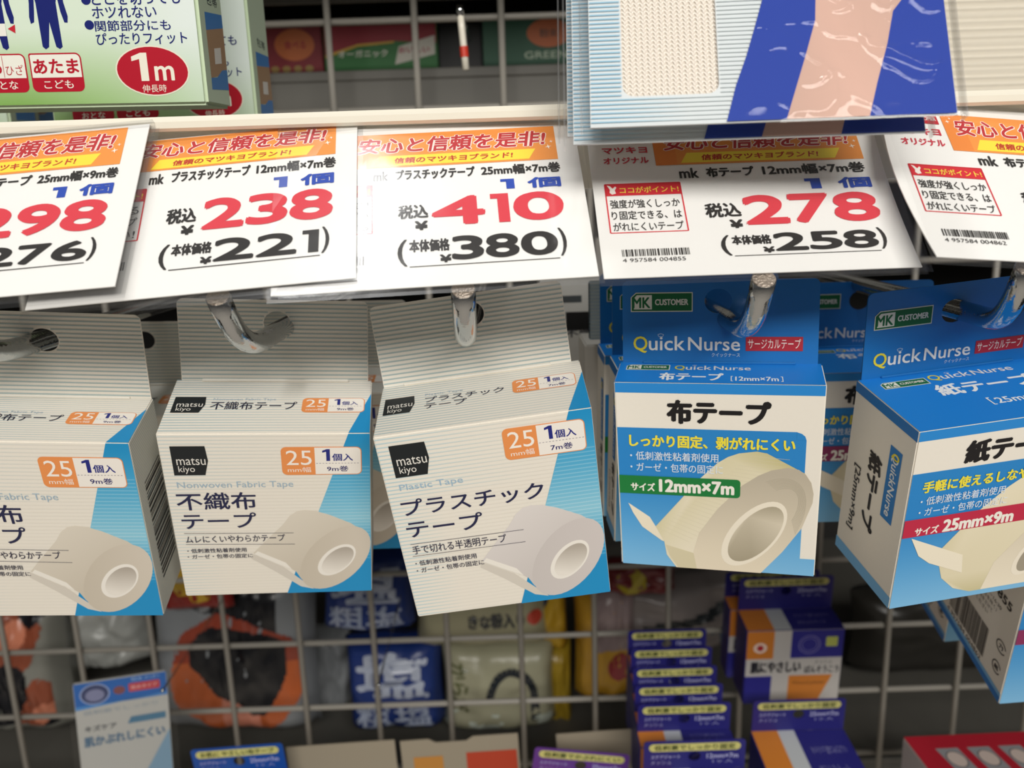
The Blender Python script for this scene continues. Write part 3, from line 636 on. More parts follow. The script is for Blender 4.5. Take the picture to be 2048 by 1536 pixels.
# ---------------------------------------------------------------- bandage boxes, top left
def bandage(dims, t, r, label):
    W, H, D = dims; root = empty('bandage_box', rotv(r), Vector(t), label, 'bandage box', 'pale green bandage boxes at the top left')
    bm = bmesh.new(); bmbox(bm, 0, W, 0, D, -H, 0)
    done(bm, 'box_body', mat('pale_green_carton', (205, 222, 190), rough=.4, spec=.4), root, bevel=.0009, seg=3)
    P = faces(W, H, D); A = Art(); NV = '1c2670'; RD = 'b81c30'
    gr = lambda x, y: lerp(lerp(hx('dcebd8'), hx('e6f0ec'), (x-45)/25), hx('86b25e'), ((-y-80)/19)*(1-(x-20)/75 if x > 20 else 1))
    A.grid(.9, -99.1, 72.8, -.9, gr, 1, nx=16, ny=24)
    A.text('どこを切っても', 44.0, -73.0, 69, -69.6, NV, 3, bold=.015); A.text('ホツれない', 43.6, -76.4, 61.9, -73.2, NV, 3, bold=.012)
    for cy in (-71.5, -78): A.poly(ell(42.4, cy, 1.35, 1.25), NV, 3)
    A.text('関節部分にも', 43.9, -79.8, 65.5, -76.9, NV, 3, bold=.012); A.text('ぴったりフィット', 43.8, -83.4, 69.8, -80.2, NV, 3, bold=.012)
    A.poly(ell(58.8, -90.5, 10.6, 6.8, -3), 'f0ead8', 2.5); A.poly(ell(58.8, -90.5, 10.2, 6.45, -3), RD, 3)
    A.one(53.1, -93.2, 57.6, -85.6, 'f4efdf', 4); A.text('m', 59.4, -93.2, 65, -89.2, 'f4efdf', 4, bold=.03); A.text('伸長時', 55.3, -96.3, 62.3, -94.2, 'f4efdf', 4)
    def tagbox(x0, x1, a, b, one=True):
        A.poly(rrect(x0, -95.7, x1, -85.2, 1.7, rs=(1.7, 1.7, 1.7, .6)), RD, 3); A.poly(rrect(x0+.4, -91.8, x1-.4, -85.6, 1.3, rs=(0, 0, 1.3, .4)), 'f2f1e6', 4)
        if a: A.text(a, x0+1, -90.8, x1-1, -86.8, RD, 5, bold=.03)
        A.text(b, x0+3.4, -94.8, x1-3.2, -92.5, 'f6efe4', 5, bold=.01)
    tagbox(23.6, 38.7, 'あたま', 'こども'); tagbox(7.6, 22.6, None, 'おとな')
    A.text('もも', 8.6, -90.6, 15.4, -86.8, RD, 5, bold=.03); A.line(15.9, -91.6, 15.9, -85.8, .15, RD, 5); A.text('ひざ', 16.5, -91, 21.6, -88.2, RD, 5)
    def fig(cx):
        A.poly([(cx-4.6, -62), (cx+4.6, -62), (cx+4.9, -72), (cx+5.6, -75.6), (cx+5.3, -77.3), (cx+4.4, -77.2), (cx+3.7, -74.4), (cx+3.2, -70.2), (cx+2.7, -72), (cx+2.9, -83.6), (cx+2.1, -84.2), (cx+1.1, -83.6), (cx+.1, -77), (cx-1, -83.6), (cx-2, -84.2), (cx-2.8, -83.5), (cx-3, -72), (cx-3.3, -70.2), (cx-3.8, -74.4), (cx-4.2, -77), (cx-5.2, -77.4), (cx-5.4, -75.6), (cx-4.9, -72)], NV, 3)
        A.poly(ell(cx, -57.5, 3.2, 3.8), NV, 3)
    fig(31); fig(15.6); A.rect(14.3, -80.5, 18.4, -77.2, 'f0efe6', 4)
    A.poly([(19, -78.6), (21.2, -77.5), (21, -79.8)], 'c82a38', 4)
    A.build('front_print', P['front'], root, M['glossy'])
    A = Art(); d = D*1000
    A.rect(.9, -99, d-.9, -1, 'cbdcc2', 1)
    A.poly([(4.6, -79.2), (d-.9, -76.7), (d-.9, -73), (4.7, -74.3)], '4a86c8', 2); A.poly([(4.6, -79.2), (d-.9, -76.7), (d-.9, -88.6), (12, -91), (4.9, -92.2)], 'b08e6e', 2)
    A.poly([(4.9, -92.2), (10, -91.6), (14.6, -89.2), (d-.9, -88.6), (d-.9, -94.5), (4.7, -95.4)], '4a86c8', 2.5)
    A.poly([(9.6, -83.6), (15.2, -82.7), (15, -87.2), (9.2, -88)], 'e6e2da', 3)
    A.text('包帯', 7, -71.8, 15.8, -68.8, '2a3440', 3)
    A.build('side_print', P['right'], root, M['glossy'])
bandage((.0737, .1, .020), (-.15755, .24944, .13035), (.04164, .01502, -.02066), 'front green bandage box at the top left with a red 1 m oval')
bandage((.0737, .1, .020), (-.16232, .31514, .12662), (-.0601, -.02033, -.03864), 'green bandage box peeking out behind the front one, right of it')
t3 = at(27, 262, .365)
bandage((.0737, .1, .020), (t3.x-.0737, .365, t3.z+.1), (0, 0, -.02), 'dim green bandage box corner low at the left edge above the rail')
t3 = at(74, 262, .41)
bandage((.0737, .1, .020), (t3.x-.0737, .41, t3.z+.1), (0, 0, -.02), 'darkest green bandage box, furthest back at the left edge above the rail')

# ---------------------------------------------------------------- support packets, top right
def knit(x0, x1, y0, y1, pit, rowh, P, root, col, clip=None):
    v = []; f = []; y = y0; r = 0
    while y < y1:
        x = x0
        while x < x1:
            for s in (-1, 1):
                cx = x+s*pit*.25; cx2 = x+s*pit*.10
                if clip is None or clip(x, y):
                    b = len(v); hw = pit*.20
                    jit = random.uniform(-.06, .06)
                    for (px, py, pz) in ((cx+s*pit*.14, y+rowh*.95, .1), (cx+s*pit*.26, y+rowh*.75, .22), (cx+s*pit*.14, y+rowh*.4, .50), (cx2, y-rowh*.25, .15), (cx2-s*hw*.9, y-rowh*.05, .2), (cx-s*pit*.1, y+rowh*.6, .42), (cx-s*pit*.02, y+rowh*.35, .62)):
                        v.append(P((px+jit)*.001, py*.001, pz*.0008))
                    f += [(b+0, b+1, b+6), (b+1, b+2, b+6), (b+2, b+3, b+6), (b+3, b+4, b+6), (b+4, b+5, b+6), (b+5, b+0, b+6)]
            x += pit
        y += rowh; r += 1
    o = link('knit_stitches', mesh('knit_stitches', v, f), col, root); o['kind'] = 'stuff'; return o
def wrinkled(x0, x1, y0, y1, amp, P, name, m, root, seed, n=90):
    v = []; f = []
    for j in range(n+1):
        for i in range(n+1):
            x = x0+(x1-x0)*i/n; y = y0+(y1-y0)*j/n
            e = min(1, (x-x0)/6, (x1-x)/6, (y-y0)/5, 9)
            q = Vector((x*.05+seed, y*.05, seed)); a = 1-abs(noise.noise(q)*2.2); b = noise.noise(q*2.3)
            r2 = 1-abs(noise.noise(q*1.7+Vector((3, 9, 1)))*2.4); r3 = 1-abs(noise.noise(Vector((x*.11-y*.04, y*.09+x*.05, seed+5)))*2.6); mk_ = min(1, max(.12, (x-38)/30))
            z = .8+max(0, e)*amp*(mk_*(max(0, a)**7*1.6+max(0, r2)**9*1.0+max(0, r3)**12*.25)+b*.5+.8*math.exp(-((x-60)/30)**2))
            v.append(P(x*.001, y*.001, z*.001))
    for j in range(n):
        for i in range(n): f.append((j*(n+1)+i, j*(n+1)+i+1, (j+1)*(n+1)+i+1, (j+1)*(n+1)+i))
    me = mesh(name, v, f)
    for p in me.polygons: p.use_smooth = True
    return link(name, me, m, root)
M['insert'] = mat('pale_insert_card', (216, 222, 224), rough=.45)
M['knit'] = mat('cotton_knit', (246, 238, 228), rough=.9, spec=.1)
M['knitbed'] = mat('knit_underlay', (226, 218, 206), rough=.95, spec=.1)
M['bag'] = film('packet_film', .05, base=.018)
def packet(t, r, label, full=True, dy=0, bot=-60):
    root = empty('support_packet', rotv(r), Vector(t), label, 'support packet', 'supports packed in clear bags at the top right')
    root.matrix_world = Matrix.Translation(Vector(t)*.84) @ rotv(r).to_4x4() @ Matrix.Scale(.84, 4)
    F_ = lambda x, y, l: (x, -l-.0012, y)
    top = 25
    # printed insert with an arch window: ring of board round the knit
    me = curve_mesh('insert_card', [[(.0024, bot*.001+.0005), (.0955, bot*.001+.0005), (.0945, top*.001), (.0024, top*.001)], rrect(.0110, -.0510, .0362, .020, .003)[::-1]], .0006)
    for v in me.vertices: v.co = Vector((v.co.x, v.co.z-.0005, v.co.y))
    link('insert_card', me, M['insert'], root)
    A = Art(); w0, w1 = 11.0, 36.2
    y = top-.6
    while y > bot+1:
        fn = lambda x, y: lerp(hx('8fbfd8'), hx('d4dcde'), (x-7)/20 if y < -48 else (x-9)/22)
        if y > -51: A.grid(2.6, y-.34, w0-.3, y, fn, 1, nx=3, ny=1); A.grid(w1+.3, y-.34, 50, y, fn, 1, nx=3, ny=1)
        else: A.grid(2.6, y-.34, 40, y, fn, 1, nx=6, ny=1)
        y -= 1.25
    ed = lambda pts: pts
    B1 = '2440a0'
    A.poly([(37.6, bot+.7), (40.4, -49.3), (43.5, -41), (46.1, -32.7), (48.7, -24), (50.5, -12), (52, top-.5), (62, top-.5), (62.4, -24), (61.8, -31.5), (58.7, -41.5), (52.8, bot+.7)], B1, 2)
    A.poly([(52.8, bot+.7), (58.7, -41.5), (61.8, -31.5), (62.4, -24), (62, top-.5), (92, top-.5), (86.5, -24.5), (84.8, -25.9), (81.8, -29.8), (79.6, -39.1), (76.2, -50), (73.6, bot+.7)], lambda x, y: lerp(hx('deb4a4'), hx('c8a596'), abs(x-70)/14), 2)
    A.poly([(73.6, bot+.7), (76.2, -50), (79.6, -39.1), (81.8, -29.8), (84.8, -25.9), (86.5, -24.5), (90, -18), (92, top-.5), (94.4, top-.5), (95.2, bot+.7)], B1, 2)
    A.build('insert_print', F_, root, M['dull'])
    bm = bmesh.new(); bmbox(bm, .0085, .0395, .0004, .003, -.0525, .022); done(bm, 'knitted_sleeve', M['knitbed'], root, bevel=.0008)
    if full: knit(10.6, 36.8, -51.5, 20, 1.62, 1.25, lambda x, y, l: (x, .0004-l, y), root, M['knit'])
    wrinkled(0, 97.3, bot-.6, top, .75 if full else .25, F_, 'bag_film', M['bag'], root, 3.1 if full else 6.7, n=150 if full else 60)
    v = [F_(0, .025, .0004), F_(.0973, .025, .0004), F_(.0973, (bot-.6)*.001, .0004), F_(0, (bot-.6)*.001, .0004)]
    for (xa, xb) in ((-.0002, .0003), (.0970, .0975)):
        bm = bmesh.new(); bmbox(bm, xa, xb, -.0022, .001, (bot-.6)*.001, .025); done(bm, 'bag_seam', M['haze'], root)
bt, br = (.02232, .25133, .07184), (-.40786, .01658, -.07401)
packet(bt, br, 'front clear packet with knitted support in a window and a leg on blue')
Rb = rotv(br)
t2 = Vector(bt) + Rb @ Vector((-.0045, .0085, -.0003)); packet(tuple(t2), br, 'second clear packet whose lower edge shows just under the front one', full=False)
t2 = Vector(bt) + Rb @ Vector((-.0060, .0160, .0060)); packet(tuple(t2), (br[0], br[1], br[2]-.01), 'third clear packet, hidden but for a sliver at the bottom and left edge', full=False)

# ribbed support hanging at the right edge
t = at(1905, 205, .262); root = empty('ribbed_support', Matrix.Identity(3), Vector((t.x-.012, .262, t.z)), 'beige ribbed elastic support in a clear bag at the top right corner', 'elastic support')
v = []; f = []; NX, NY = 60, 140
for j in range(NY+1):
    for i in range(NX+1):
        x = i/NX*.09; z = -.002+j/NY*.10
        v.append((x, -.0009*abs(math.sin(z*math.pi/.00195))-.00012*math.sin(x*math.pi/.0011+j*.8), z))
for j in range(NY):
    for i in range(NX): f.append((j*(NX+1)+i, j*(NX+1)+i+1, (j+1)*(NX+1)+i+1, (j+1)*(NX+1)+i))
me = mesh('ribbed_fabric', v, f)
for p in me.polygons: p.use_smooth = True
link('ribbed_fabric', me, mat('beige_rib', (222, 214, 198), rough=.85, spec=.1), root)
bm = bmesh.new(); bmbox(bm, 0, .09, .0003, .004, -.002, .10); done(bm, 'fabric_body', M['knitbed'], root, bevel=.0005)
link('bag_film', mesh('bag_film', [(-.003, -.0025, -.003), (.095, -.0025, -.003), (.095, -.0025, .10), (-.003, -.0025, .10)], [(0, 1, 2, 3)]), M['bag'], root)

# ---------------------------------------------------------------- beyond the grid: boxes on the upper shelf
def carton(name, u0, v0, u1, v1, Y, depth, label, cat, base, artfn=None, group=None, m=None, yaw=0):
    a = at(u0, v1, Y); b = at(u1, v1, Y); c = at(u0, v0, Y)
    W = b.x-a.x; H = c.z-a.z
    root = empty(name, Matrix.Rotation(yaw, 3, 'Z'), Vector((a.x, Y, a.z)), label, cat, group)
    bm = bmesh.new(); bmbox(bm, 0, W, 0, depth, 0, H); done(bm, 'carton_body', mat(name+'_board', hx(base), rough=.45), root, bevel=.0006)
    if artfn:
        A = Art(); artfn(A, W*1000, H*1000); A.build('front_print', lambda x, y, l: (x, -l*2-.0001, y), root)
    return root
ZS = .0795
def snap(o, z=ZS+.0002): o.location.z = z; return o
def art_red(A, w, h):
    A.poly(ell(w*.55, h*.62, w*.33, h*.30), 'd0703a', 2); A.text('食べる', w*.38, h*.54, w*.74, h*.7, 'b03a30', 3, bold=.03)
    for k in range(4): A.poly(ell(w*(.2+.19*k), h*.17, w*.07, h*.06), 'a88a4a', 2)
def art_gr(A, w, h):
    A.poly([(0.5, h*.98), (w-.5, h*.98), (w-.5, h*.6), (w*.62, h*.66), (w*.3, h*.62), (.5, h*.42)], 'a02030', 2)
    A.poly([(.5, h*.42), (w*.3, h*.62), (w*.62, h*.66), (w*.62, h*.62), (w*.3, h*.57), (.5, h*.36)], 'd8b040', 3)
    A.text('オーガニック', w*.12, h*.36, w*.56, h*.5, 'e8ead8', 4, bold=.03)
    A.poly([(w*.62, h*.2), (w*.98, h*.38), (w*.98, h*.75), (w*.66, h*.55)], 'dcd8cc', 3); A.text('おいしい', w*.66, h*.42, w*.93, h*.54, 'b03048', 4, bold=.03)
def art_g2(A, w, h):
    A.poly(ell(w*.72, h*.7, w*.24, h*.27), 'cc6a34', 2); A.text('粉末', w*.62, h*.62, w*.82, h*.78, '7a4a30', 3, bold=.03)
    A.text('GREEN', w*.45, h*.22, w*.92, h*.36, 'b8c8b0', 3, bold=.02)
snap(carton('food_carton', 528, 45, 648, 152, .56, .05, 'dark red food box with an orange oval behind the upper grid', 'carton', '8a1c28', art_red))
snap(carton('food_carton', 652, 45, 877, 148, .56, .05, 'green and red food box behind the upper grid, in the middle', 'carton', '2c7838', art_gr))
snap(carton('food_carton', 880, 45, 965, 148, .57, .05, 'narrow black box standing between the two green food boxes', 'carton', '161618', None))
snap(carton('food_carton', 968, 40, 1150, 146, .56, .05, 'dark green food box with an orange oval beside the clear packets', 'carton', '14563a', art_g2))
snap(carton('food_carton', 1152, 40, 1330, 146, .57, .05, 'green food box behind the clear packets', 'carton', '1c5a34', None))
# lit narrow peg with goods tip
root = empty('thin_hook', Matrix.Identity(3), at(932, 140, .40), 'thin pale hook catching the light in front of the green food boxes', 'hook')
a = Vector((0, 0, 0)); b = at(920, 22, .40)-at(932, 140, .40)
vs, fs = tube([a, a.lerp(b, .35), a.lerp(b, .7), b], .0016, 10); link('rod', smoothmesh(mesh('rod', vs, fs)), M['rail'], root)
vs, fs = tube([a.lerp(b, .22), a.lerp(b, .4)], .0019, 10); tag(link('red_band', mesh('red_band', vs, fs), mat('red_plastic', (210, 60, 40), rough=.4), root), 'red band')
vs, fs = tube([b-Vector((.0015, 0, 0)), b+Vector((.0015, 0, 0))], .0026, 10); link('ball_tip', smoothmesh(mesh('ball_tip', vs, fs)), M['chrome'], root)
vs, fs = tube([b, b+Vector((0, .097, .004))], .0012, 8); link('arm', smoothmesh(mesh('arm', vs, fs)), M['chrome'], root)

# white carton with black labels seen in the gap right of the plastic tape box
def art_lab(A, w, h):
    A.rect(0, h*.0, w, h, 'dcdcd8', 1)
    A.rect(w*.32, h*.80, w*.62, h*.86, '50565a', 2); A.rect(w*.38, h*.56, w*.75, h*.72, '1c1c1e', 2)
    A.text('不織', w*.36, h*.50, w*.78, h*.57, '55555a', 3, bold=.03)
    A.text('布テープ', w*.42, h*.02, w*.9, h*.22, '2c2c30', 3, bold=.04)
carton('tape_carton', 1085, 560, 1215, 790, .36, .03, 'dim white carton with black labels in the gap beside the plastic tape box', 'carton', 'dcdcd8', art_lab)
t = at(1181, 690, .31)
cs = carton('tape_carton', 1178, 562, 1212, 680, .315, .0012, 'striped hanging flap showing left of the blue tape boxes', 'carton', 'cfd8d8', lambda A, w, h: stripes(A, .1, w-.1, .2, h-.2, lambda x, y: hx('9fb8c4'), nx=1))
cs = carton('tape_carton', 1174, 690, 1240, 1000, .318, .03, 'white carton corner beneath the striped flap beside the blue boxes', 'carton', 'd8d4cc', None)

# ---------------------------------------------------------------- sacks beyond the lower grid
def sack(name, u0, v0, u1, v1, Y, th, label, cat, base, artfn=None, roll=0, amp=.003, seed=0, rough=.3, group=None, m=None):
    a = at(u0, v1, Y); b = at(u1, v1, Y); c = at(u0, v0, Y); W = b.x-a.x; H = c.z-a.z
    root = empty(name, Matrix.Rotation(roll, 3, 'Y'), Vector((a.x, Y, a.z)), label, cat, group)
    N = 22; v = []; f = []
    def surf(x, y, s):
        e = (1-(2*x-1)**6)*(1-(2*y-1)**6); e = max(0, e)**.5
        d = (th/2)*e*(1+.25*noise.noise(Vector((x*3+seed, y*3, s))))+amp*e*(noise.noise(Vector((x*7+seed, y*5, 2+s)))+.5*noise.noise(Vector((x*17, y*9+seed, 2))))
        k = 1-.05*math.sin(math.pi*y)*abs(2*x-1)
        return (W*(.5+(x-.5)*k), -d*s, H*y+amp*.8*noise.noise(Vector((x*4, seed, y))))
    for s in (1, -1):
        for j in range(N+1):
            for i in range(N+1): v.append(surf(i/N, j/N, s))
    q = (N+1)**2
    for s in (0, 1):
        for j in range(N):
            for i in range(N):
                a_ = s*q+j*(N+1)+i; fc = (a_, a_+1, a_+N+2, a_+N+1); f.append(fc if s == 0 else fc[::-1])
    me = mesh('sack_body', v, f)
    for p in me.polygons: p.use_smooth = True
    link('sack_body', me, m or mat(name+'_film', tuple(q*.92 for q in hx(base)), rough=rough, spec=.4), root)  # base colour lowered a little, standing in for shade behind the grid
    if artfn:
        A = Art(); artfn(A, W*1000, H*1000)
        def Pm(x, y, l):
            px, py, pz = surf(min(1, max(0, x/W)), min(1, max(0, y/H)), 1); return (px, py-l*3-.0003, pz)
        A.build('printed_art', Pm, root, M['glossy'])
    return root
def dens(pts, k=4):
    r = []
    for i in range(len(pts)):
        a, b = pts[i], pts[(i+1) % len(pts)]
        for j in range(k): r.append((a[0]+(b[0]-a[0])*j/k, a[1]+(b[1]-a[1])*j/k))
    return r
def cell_fill(A, w, h, test, n=44, lay=2):   # colour by cell so the print follows the bulging sack
    for j in range(n):
        for i in range(n):
            c = test((i+.5)/n, (j+.5)/n)
            if c: A.rect(w*i/n, h*j/n, w*(i+1)/n, h*(j+1)/n, c, lay)
def orange_black(seed, oc='b8542c'):
    def fn(A, w, h):
        def t(x, y):
            a = noise.noise(Vector((x*2.3+seed, y*2.3, 0))); b = noise.noise(Vector((x*2.0+seed+9, y*2.4, 4)))
            if y < .1 or x > .93 or x < .05: return None
            if a > .02: return '16171c'
            if b > -.12: return oc if b < .28 else 'c87c60'
            return None
        cell_fill(A, w, h, t, 56)
    return fn
def big_art(A, w, h):
    def t(x, y):
        n_ = noise.noise(Vector((x*5, y*5, 2)))*.12
        if y > .78+.3*(.5-x)+n_*.5 and y < .97: return '1a1b1f' if x < .8 else None
        d = ((x-.56)/.40)**2+((y-.42)/.40)**2+n_
        if d > 1: return None
        if .36+.16*math.sin(7*x+.5)+n_ < y < .66+n_ and .28 < x < .86: return '17181c'
        if y < .3 and .45 < x < .68: return 'c47c66'
        return 'b25a30' if y < .5 else '8c3c2a'
    cell_fill(A, w, h, t, 90)
def art_salt(A, w, h):
    A.text('塩', w*.12, h*.44, w*.88, h*.92, 'aab2c4', 3, bold=.035); A.text('粗塩', w*.1, h*.1, w*.9, h*.4, '98a2b8', 3, bold=.03)
def art_beige(A, w, h):
    A.text('からだ', w*.06, h*.3, w*.24, h*.85, '5c6040', 3, bold=.03, rot=1)
    A.outline(ell(w*.62, h*.42, w*.2, h*.34, n=16, a0=0, a1=180), w*.07, '20262c', 3, closed=False)
    A.rect(w*.78, h*.16, w*.86, h*.44, '20262c', 3)
    cell_fill(A, w, h, lambda x, y: 'b8c0b4' if (y < .3 and noise.noise(Vector((x*5, y*6, 3))) > .12) else None, 30)
def art_yel(A, w, h):
    A.poly(ell(w*.42, h*.62, w*.2, h*.16), '1c2a48', 3); A.poly(ell(w*.3, h*.25, w*.22, h*.12), 'b84030', 3)
sack('food_sack', -30, 1200, 165, 1445, .60, .05, 'grey clear sack with orange and black print at the far left behind the grid', 'sack', '8c8c84', orange_black(1.3, '8c4a34'), seed=1)
sack('food_sack', 130, 1190, 330, 1345, .64, .04, 'crumpled translucent white sack behind the grid at the lower left', 'sack', 'a8aaa6', None, roll=-.2, seed=2, amp=.008)
sack('food_sack', 330, 1130, 645, 1432, .59, .06, 'large sack with black and orange print behind the grid', 'sack', '888c90', big_art, roll=.05, seed=3)
sack('food_sack', 330, 1090, 470, 1215, .555, .02, 'small red and yellow pouch above the orange and black sack', 'sack', '8a2620', lambda A, w, h: (A.poly(dens(ell(w*.4, h*.55, w*.22, h*.28)), 'b8942c', 3), A.poly(dens(ell(w*.6, h*.3, w*.16, h*.16)), 'b8942c', 3)), seed=8)
sack('food_sack', 595, 1250, 715, 1440, .655, .04, 'pale grey bag between the orange sack and the blue salt bag', 'sack', '9ca0a4', None, seed=12, amp=.007)
sack('food_sack', 650, 1095, 832, 1246, .585, .04, 'upper blue salt bag behind the grid', 'sack', '22397c', art_salt, roll=.04, seed=4)
sack('food_sack', 705, 1268, 893, 1440, .60, .05, 'lower blue salt bag with pale brush lettering behind the grid', 'sack', '22397c', art_salt, seed=5)
sack('food_sack', 835, 1130, 1100, 1282, .595, .04, 'upper beige bag with dark lettering behind the plastic tape box', 'sack', 'a8a486', lambda A, w, h: (A.text('きな粉入り', w*.4, h*.3, w*.82, h*.5, '34363a', 3, bold=.04), A.poly(dens(ell(w*.9, h*.42, w*.06, h*.1)), 'b84030', 3)), seed=6)
sack('food_sack', 890, 1275, 1112, 1440, .60, .05, 'beige bag with a thick black arch drawn on it', 'sack', 'a8a68c', art_beige, seed=7)
sack('food_sack', 1035, 1090, 1135, 1290, .61, .04, 'upper yellow bag with a blue spot, behind the plastic tape box corner', 'sack', 'c8a02c', art_yel, seed=9)
sack('food_sack', 1085, 1270, 1145, 1470, .625, .04, 'narrow yellow bag right of the beige bag', 'sack', 'b4962c', None, seed=10)
sack('food_sack', 1150, 1160, 1268, 1378, .60, .05, 'yellow and mauve bag left of the purple boxes', 'sack', 'c0922c', lambda A, w, h: (cell_fill(A, w, h, lambda x, y: '8c7c7c' if (y > .5 and x > .25) else None, 24), A.poly(dens(ell(w*.7, h*.35, w*.2, h*.12)), '8c2a30', 3)), seed=11)
sack('food_sack', 1205, 1120, 1350, 1180, .585, .03, 'small red pouch with a yellow round print under the cloth tape box', 'sack', '6e2428', lambda A, w, h: A.poly(dens(ell(w*.35, h*.55, w*.22, h*.4)), '9c8c28', 3), seed=13)
sack('food_sack', 1230, 1165, 1490, 1300, .62, .05, 'grey plastic pack slanting behind the purple boxes', 'sack', '8c8482', lambda A, w, h: cell_fill(A, w, h, lambda x, y: '20262a' if abs(y-.35-.35*x) < .06 else ('4c5c6c' if (y < .35 and noise.noise(Vector((x*4, y*4, 1))) > .1) else None), 30), roll=-.1, seed=14)
sack('food_sack', 1690, 1180, 2060, 1330, .66, .05, 'dark sack deep behind the grid at the lower right', 'sack', '2c2a26', None, seed=15)

# ---------------------------------------------------------------- plaster boxes in front of the lower grid
def tab_art(A, w, h, text, size, base, k=1):
    A.poly(rrect(w*.05, h-6.2, w*.95, h-1.4, 2.4, n=6), 'c8c478', 2)
    A.text(text, w*.10, h-5.5, w*.90, h-2.1, '33401c', 3, bold=.03)
    A.text('ステアジャート', w*.07, h-10.8, w*.36, h-8.4, 'a6a8d6', 3, bold=.02); A.text('メッシュ', w*.07, h-14.4, w*.27, h-12, 'a6a8d6', 3)
    A.text(size, w*.62, h-11.2, w*.93, h-8.2, 'b4b6de', 3, bold=.02); A.text('1ヶ入', w*.68, h-14.2, w*.88, h-12.2, 'a6a8d6', 3)
def plaster(u0, v0, u1, Y, label, size='25mm×7m', text='低刺激でしっかり固定', base='2c2a86', front=None, tab=18, D=.020, H=.05, roll=0, group='purple plaster boxes hanging in the lower middle'):
    a = at(u0, v0, Y); b = at(u1, v0, Y); W = b.x-a.x
    root = empty('plaster_box', Matrix.Rotation(roll, 3, 'Y') @ Matrix.Rotation(.10, 3, 'X'), Vector((a.x, Y, a.z)), label, 'plaster box', group)
    T = tab*.001
    me = curve_mesh('hang_tab', [rrect(0, -T, W, 0, .002, rs=(0, 0, .002, .002)), ell(W*.5, -.0098, .0032, .0030, n=20)[::-1]], .0005)
    for v in me.vertices: v.co = Vector((v.co.x, v.co.z, v.co.y))
    pm = mat('plaster_board', tuple(q*.85 for q in hx(base)), rough=.45); link('hang_tab', me, pm, root)  # board colour dimmed to stand in for shade low in the rack
    bm = bmesh.new(); bmbox(bm, -.0005, W+.0005, -D, 0, -T-H, -T); done(bm, 'box_body', pm, root, bevel=.0005)
    A = Art(); tab_art(A, W*1000, T*1000, text, size, base); A.build('tab_print', lambda x, y, l: (x, -l-.0004, y-T), root)
    A = Art(); w = W*1000; h = H*1000; O, Wt, Pp = 'cc7c30', 'c0bcb8', base
    A.rect(0, 0, w, h, Wt, 1); A.rect(0, h*.62, w*.28, h-.2, O, 2); A.rect(w*.46, h*.62, w, h-.2, Pp, 2)
    A.rect(0, 0, w*.28, h*.38, Pp, 2.2); A.poly([(w*.46, .2), (w*.78, .2), (w*.92, h*.38), (w*.46, h*.38)], O, 2)
    A.text('肌にやさしい', w*.05, h*.42, w*.58, h*.58, '26262e', 3, bold=.04); A.text('ばんそうこう', w*.62, h*.41, w*.98, h*.51, '26262e', 3, bold=.03); A.text('メッシュ', w*.72, h*.53, w*.9, h*.59, '26262e', 3)
    A.poly(ell(w*.14, h*.77, w*.07, h*.07), 'e8d0c0', 3); A.poly(ell(w*.14, h*.77, w*.035, h*.04), 'b02830', 4)
    A.outline(ell(w*.65, h*.8, w*.11, h*.12, n=18), .4, '8c88c0', 3); A.outline(ell(w*.65, h*.8, w*.08, h*.085, n=18), .3, '8c88c0', 3)
    A.poly(rrect(w*.82, h*.77, w*.94, h*.9, .7), 'b8c060', 3)
    A.text('Wound plaster', w*.5, h*.24, w*.85, h*.3, '5a3a1c', 3, sh=.2)
    A.build('front_print', lambda x, y, l: (x, -D-l-.0004, y-T-H), root)
    A = Art(); dd = D*1000
    A.rect(0, .1, w*.28, dd-.1, O, 1); A.rect(w*.28, .1, w*.46, dd-.1, 'b8bcc0', 1)
    A.text('ステアジャート', w*.55, dd*.6, w*.85, dd*.75, '8c8cc0', 3); A.text('メッシュ 肌にやさしい', w*.55, dd*.3, w*.92, dd*.42, '8c8cc0', 3)
    A.build('top_print', lambda x, y, l: (x, -y, -T+l+.0002), root)
    return root
PL = [(1256, 1262, 1413, .468), (1262, 1298, 1424, .452), (1266, 1336, 1434, .436), (1270, 1372, 1446, .420), (1276, 1410, 1462, .404)]
ORD = ['topmost and furthest back', 'second from the top', 'third from the top', 'fourth from the top', 'fifth from the top, its lettering readable']
for (a, b, c, Y), o_ in zip(PL, ORD):
    plaster(a, b, c, Y, 'purple plaster box in the left column, '+o_, size='12mm×7m', D=.012)
plaster(1288, 1484, 1492, .375, 'purple plaster box in the left column, lowest and nearest at the bottom edge', size='12mm×7m', D=.012)
plaster(1480, 1156, 1668, .47, 'purple and orange plaster box under the cloth tape box, its whole front visible', D=.022, H=.0520, tab=23)
plaster(1452, 1145, 1640, .49, 'purple plaster box mostly hidden behind the one with the orange front', D=.015)
plaster(1507, 1402, 1692, .415, 'lower purple plaster box in the right column, its top face at the bottom edge', D=.045, tab=21)
